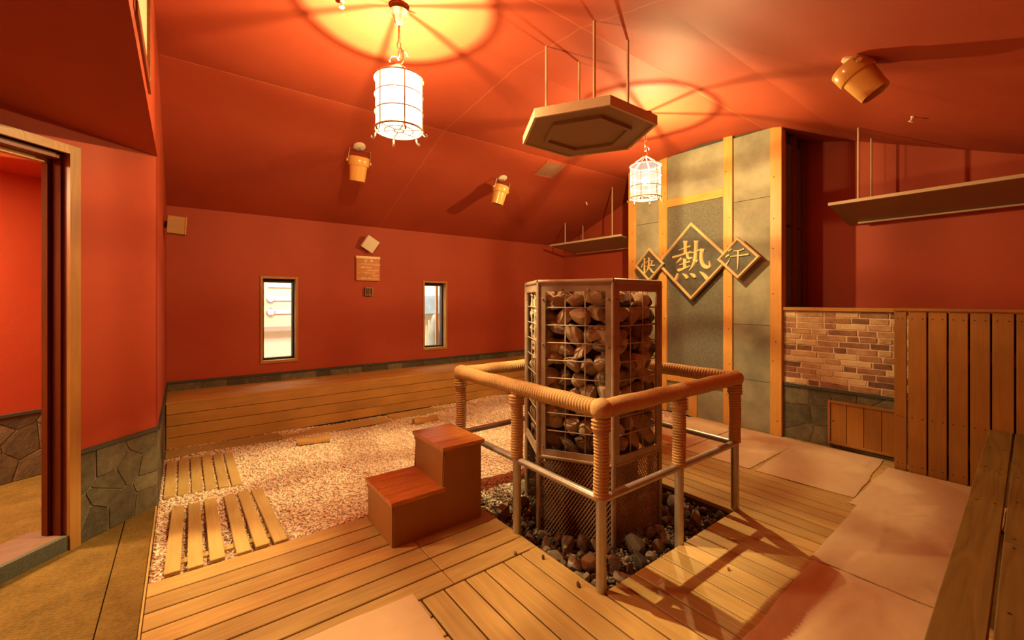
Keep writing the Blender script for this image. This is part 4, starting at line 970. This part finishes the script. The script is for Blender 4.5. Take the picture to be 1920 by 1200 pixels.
# ------------------------------------------------------------------ spotlights shaped like buckets
def spot(label, basep, dirn, nrm, side, gap=.085):
    basep, d, nrm = Vector(basep), Vector(dirn).normalized(), Vector(nrm).normalized()
    t = thing('bucket_spotlight', label, 'spotlight', basep, 'yellow bucket spotlights')
    bm = nb(); lathe(bm, [(.06, -.002), (.06, .012), (.045, .02)], basep, nrm, 24); part('base_plate', bm, 'cream', t, smooth=True, angle=40)
    s = Vector(side).normalized(); s = (s - d * s.dot(d)).normalized(); e = basep + nrm * .045
    bm = nb(); tube(bm, [basep + nrm * .01, e], .012, 10); part('stem', bm, 'steel', t)
    top = e + d * gap
    # body
    bm = nb(); pr = [(.055, 0), (.098, .004), (.104, .012), (.102, .088), (.098, .094), (.088, .096), (.077, .245), (.075, .247), (.071, .245), (.080, .11), (.02, .09)]
    lathe(bm, pr, top, d, 32, cap0=True, cap1=True); can = part('can', bm, 'bucket', t, smooth=True, angle=40)
    bm = nb(); a = d.orthogonal().normalized(); b2 = d.cross(a)
    for x in (a, b2): tube(bm, [top + d * .225 - x * .073, top + d * .225 + x * .073], .004, 6)
    part('cross_louvre', bm, 'steel', t).parent = can
    for sg in (-1, 1):
        bm = nb(); p0 = e + s * sg * .104; p1 = top + d * .05 + s * sg * .112
        wv = d.cross(s).normalized() * .013
        prism(bm, [p0 - wv, p0 + wv, p1 + wv + d * .01, p1 - wv + d * .01], s * sg * .004); arm = part('yoke_arm', bm, 'steel', t)
        bm = nb(); lathe(bm, [(.014, 0), (.014, .016)], p1 - s * sg * .002, s * sg, 12); part('pivot_knob', bm, 'bucket', t).parent = arm
    bm = nb(); wv = d.cross(s).normalized() * .013; p0 = e - s * .106; p1 = e + s * .106; prism(bm, [p0 - wv, p0 + wv, p1 + wv, p1 - wv], nrm * .004); part('yoke_bridge', bm, 'steel', t)
    return t
SL = Vector((0, -.37, -1)).normalized()
spot('yellow bucket shaped spotlight left of the frosted lantern foot', (1.438, 4.467, ceilz(4.467)), (-.02, .22, -1), SL, (1, 0, 0), .07)
spot('yellow bucket shaped spotlight on the sloping ceiling left of the air vent', (3.276, 4.484, ceilz(4.484)), (-.18, .20, -1), SL, (1, 0, 0), .06)
SRn = Vector((0, .37, -1)).normalized(); d3 = R_ * .42 + F_ * -.28 + Z_ * -.80
spot('big yellow bucket shaped spotlight at upper right, open end turned to the camera', (3.26, .815, ceilz(.815)), d3, SRn, R_ * -.4 + F_ * -.9, -.02)

# ------------------------------------------------------------------ vent, small hooks
vt = thing('air_vent', 'slatted square air vent in the sloping ceiling', 'vent', (3.81, 4.12, ceilz(4.12)))
dz = (ceilz(4.25) - ceilz(4.02)) / .23; sv = Vector((0, 1, dz)).normalized(); nv = Vector((0, dz, -1)).normalized(); c = Vector((3.81, 4.16, ceilz(4.16)))
for a, b2 in ((-.17, -.16), (.16, .17)):
    bm = nb(); prism(bm, [c + Vector((a, 0, 0)) - sv * .15, c + Vector((b2, 0, 0)) - sv * .15, c + Vector((b2, 0, 0)) + sv * .15, c + Vector((a, 0, 0)) + sv * .15], nv * .012); part('frame', bm, 'vent', vt)
for a, b2 in ((-.15, -.14), (.14, .15)):
    bm = nb(); prism(bm, [c + Vector((-.16, 0, 0)) + sv * a, c + Vector((.16, 0, 0)) + sv * a, c + Vector((.16, 0, 0)) + sv * b2, c + Vector((-.16, 0, 0)) + sv * b2], nv * .012); part('frame', bm, 'vent', vt)
bm = nb(); prism(bm, [c + Vector((-.16, 0, 0)) - sv * .14, c + Vector((.16, 0, 0)) - sv * .14, c + Vector((.16, 0, 0)) + sv * .14, c + Vector((-.16, 0, 0)) + sv * .14], nv * .001); part('backing', bm, 'ventback', vt)
for k in range(14):
    x = -.15 + .3 * k / 13; bm = nb(); e = nv * .001; prism(bm, [c + Vector((x - .0045, 0, 0)) - sv * .14 + e, c + Vector((x + .0045, 0, 0)) - sv * .14 + e, c + Vector((x + .0045, 0, 0)) + sv * .14 + e, c + Vector((x - .0045, 0, 0)) + sv * .14 + e], nv * .0025); part('slat', bm, 'ventslat', vt)
def hook(lab, p, nrm):
    p = Vector(p); nrm = Vector(nrm).normalized(); bm = nb(); lathe(bm, [(.014, -.002), (.014, .006), (.007, .012), (.007, .03), (.016, .034), (.016, .04)], p, nrm, 14); o = part('sprinkler_head', bm, 'cream', None, True, 40); rebase(o, p); return tag(o, lab, 'sprinkler')
hook('tiny pale sprinkler head on the ceiling above the left shelf', (5.0, 4.62, ceilz(4.62)), (0, -.37, -1))
hook('tiny pale sprinkler head on the ceiling above the right shelf', (4.6, .77, ceilz(.77)), (0, .37, -1))
hook('tiny pale sprinkler head at the top edge beside the frosted lantern', (.80, 2.83, ceilz(2.83)), (0, 0, -1))

# ------------------------------------------------------------------ things on the back wall and left wall
sp = thing('wall_speaker', 'square cream speaker box tilted like a diamond above the notice board', 'speaker', (2.02, V1, 2.226)); sp.rotation_euler = (math.radians(14), math.radians(30), math.radians(4))
def lbox(nm, x0, x1, y0, y1, z0, z1, mat, par, bev=.004): o = link(nm, finish(boxm(x0, x1, y0, y1, z0, z1, bev=bev), name=nm), mat); o.parent = par; return o
lbox('body', -.085, .085, -.10, -.02, -.085, .085, 'cream', sp, .012); lbox('grille', -.092, .092, -.112, -.10, -.092, .092, 'cream', sp, .006); lbox('bracket', -.02, .02, -.03, .03, -.02, .02, 'steel', sp)
nbd = thing('notice_board', 'orange wooden notice board with pale lettering between the windows', 'sign', (2.01, V1, 1.71))
npan = part('panel', boxm(1.848, 2.172, V1 - .03, V1, 1.71, 2.035, bev=.002), 'notice', nbd)
tstr = part('top_strip', boxm(1.845, 2.175, V1 - .036, V1, 2.012, 2.045, bev=.002), 'letter', nbd)
for x in (1.88, 2.01, 2.14):
    bm = nb(); lathe(bm, [(.005, 0), (.005, .002)], (x, V1 - .036, 2.028), Vector((0, -1, 0)), 8); part('screw', bm, 'rust', nbd).parent = tstr
def text(body, x, z, size, par):
    cu = bpy.data.curves.new('lettering', 'FONT'); cu.body = body; cu.size = size; cu.extrude = .0008; cu.offset = .0009; cu.resolution_u = 3
    tmp = bpy.data.objects.new('lettering_tmp', cu); COL.objects.link(tmp); dg = bpy.context.evaluated_depsgraph_get(); me = bpy.data.meshes.new_from_object(tmp.evaluated_get(dg)); bpy.data.objects.remove(tmp); bpy.data.curves.remove(cu)
    o = link('lettering', me, None, par); me.materials.clear(); me.materials.append(M['letter'])
    o.rotation_euler = (PI / 2, 0, 0); o.location = Vector((x, V1 - .0312, z)) - par.location; o.parent = npan; return o
text('注　意', 1.955, 1.968, .04, nbd)
for s, x, z in (('一、喫煙をしないでください', 1.862, 1.926), ('一、高温ですので', 1.862, 1.882), ('ご注意ください', 1.985, 1.846), ('一、飲食をつつしんで', 1.862, 1.808), ('ください', 2.055, 1.772), ('一、足元にご注意ください', 1.862, 1.732)):
    text(s, x, z, .0245, nbd)
th = thing('thermometer_box', 'little slatted wooden sensor box under the notice board', 'sensor box', (2.017, V1, 1.505))
part('back', boxm(1.964, 2.070, V1 - .02, V1, 1.507, 1.618), 'black', th)
for a in ((1.964, 1.975, 1.507, 1.618), (2.059, 2.070, 1.507, 1.618), (1.975, 2.059, 1.607, 1.618), (1.975, 2.059, 1.507, 1.519)): part('frame', boxm(a[0], a[1], V1 - .05, V1 - .0, a[2], a[3]), 'oak', th)
for k in range(3): x = 1.996 + k * .021; part('slat', boxm(x - .004, x + .004, V1 - .05, V1 - .03, 1.519, 1.607), 'oak', th)
bm = nb(); tube(bm, [(2.07, V1 - .02, 1.58), (2.10, V1 - .02, 1.585)], .003, 6); part('probe', bm, 'oak', th)
wb = thing('wooden_wall_box', 'small brown wooden box mounted high at the end of the back wall', 'box', (U0, 5.05, 2.01)); wb.rotation_euler = (0, math.radians(3), 0)
lbox('cabinet', .02, .15, -.07, .07, .05, .21, 'oak', wb); lbox('front_panel', .15, .162, -.073, .073, .047, .213, 'casing', wb, .002); lbox('bracket', 0, .03, -.02, .02, .1, .16, 'black', wb)
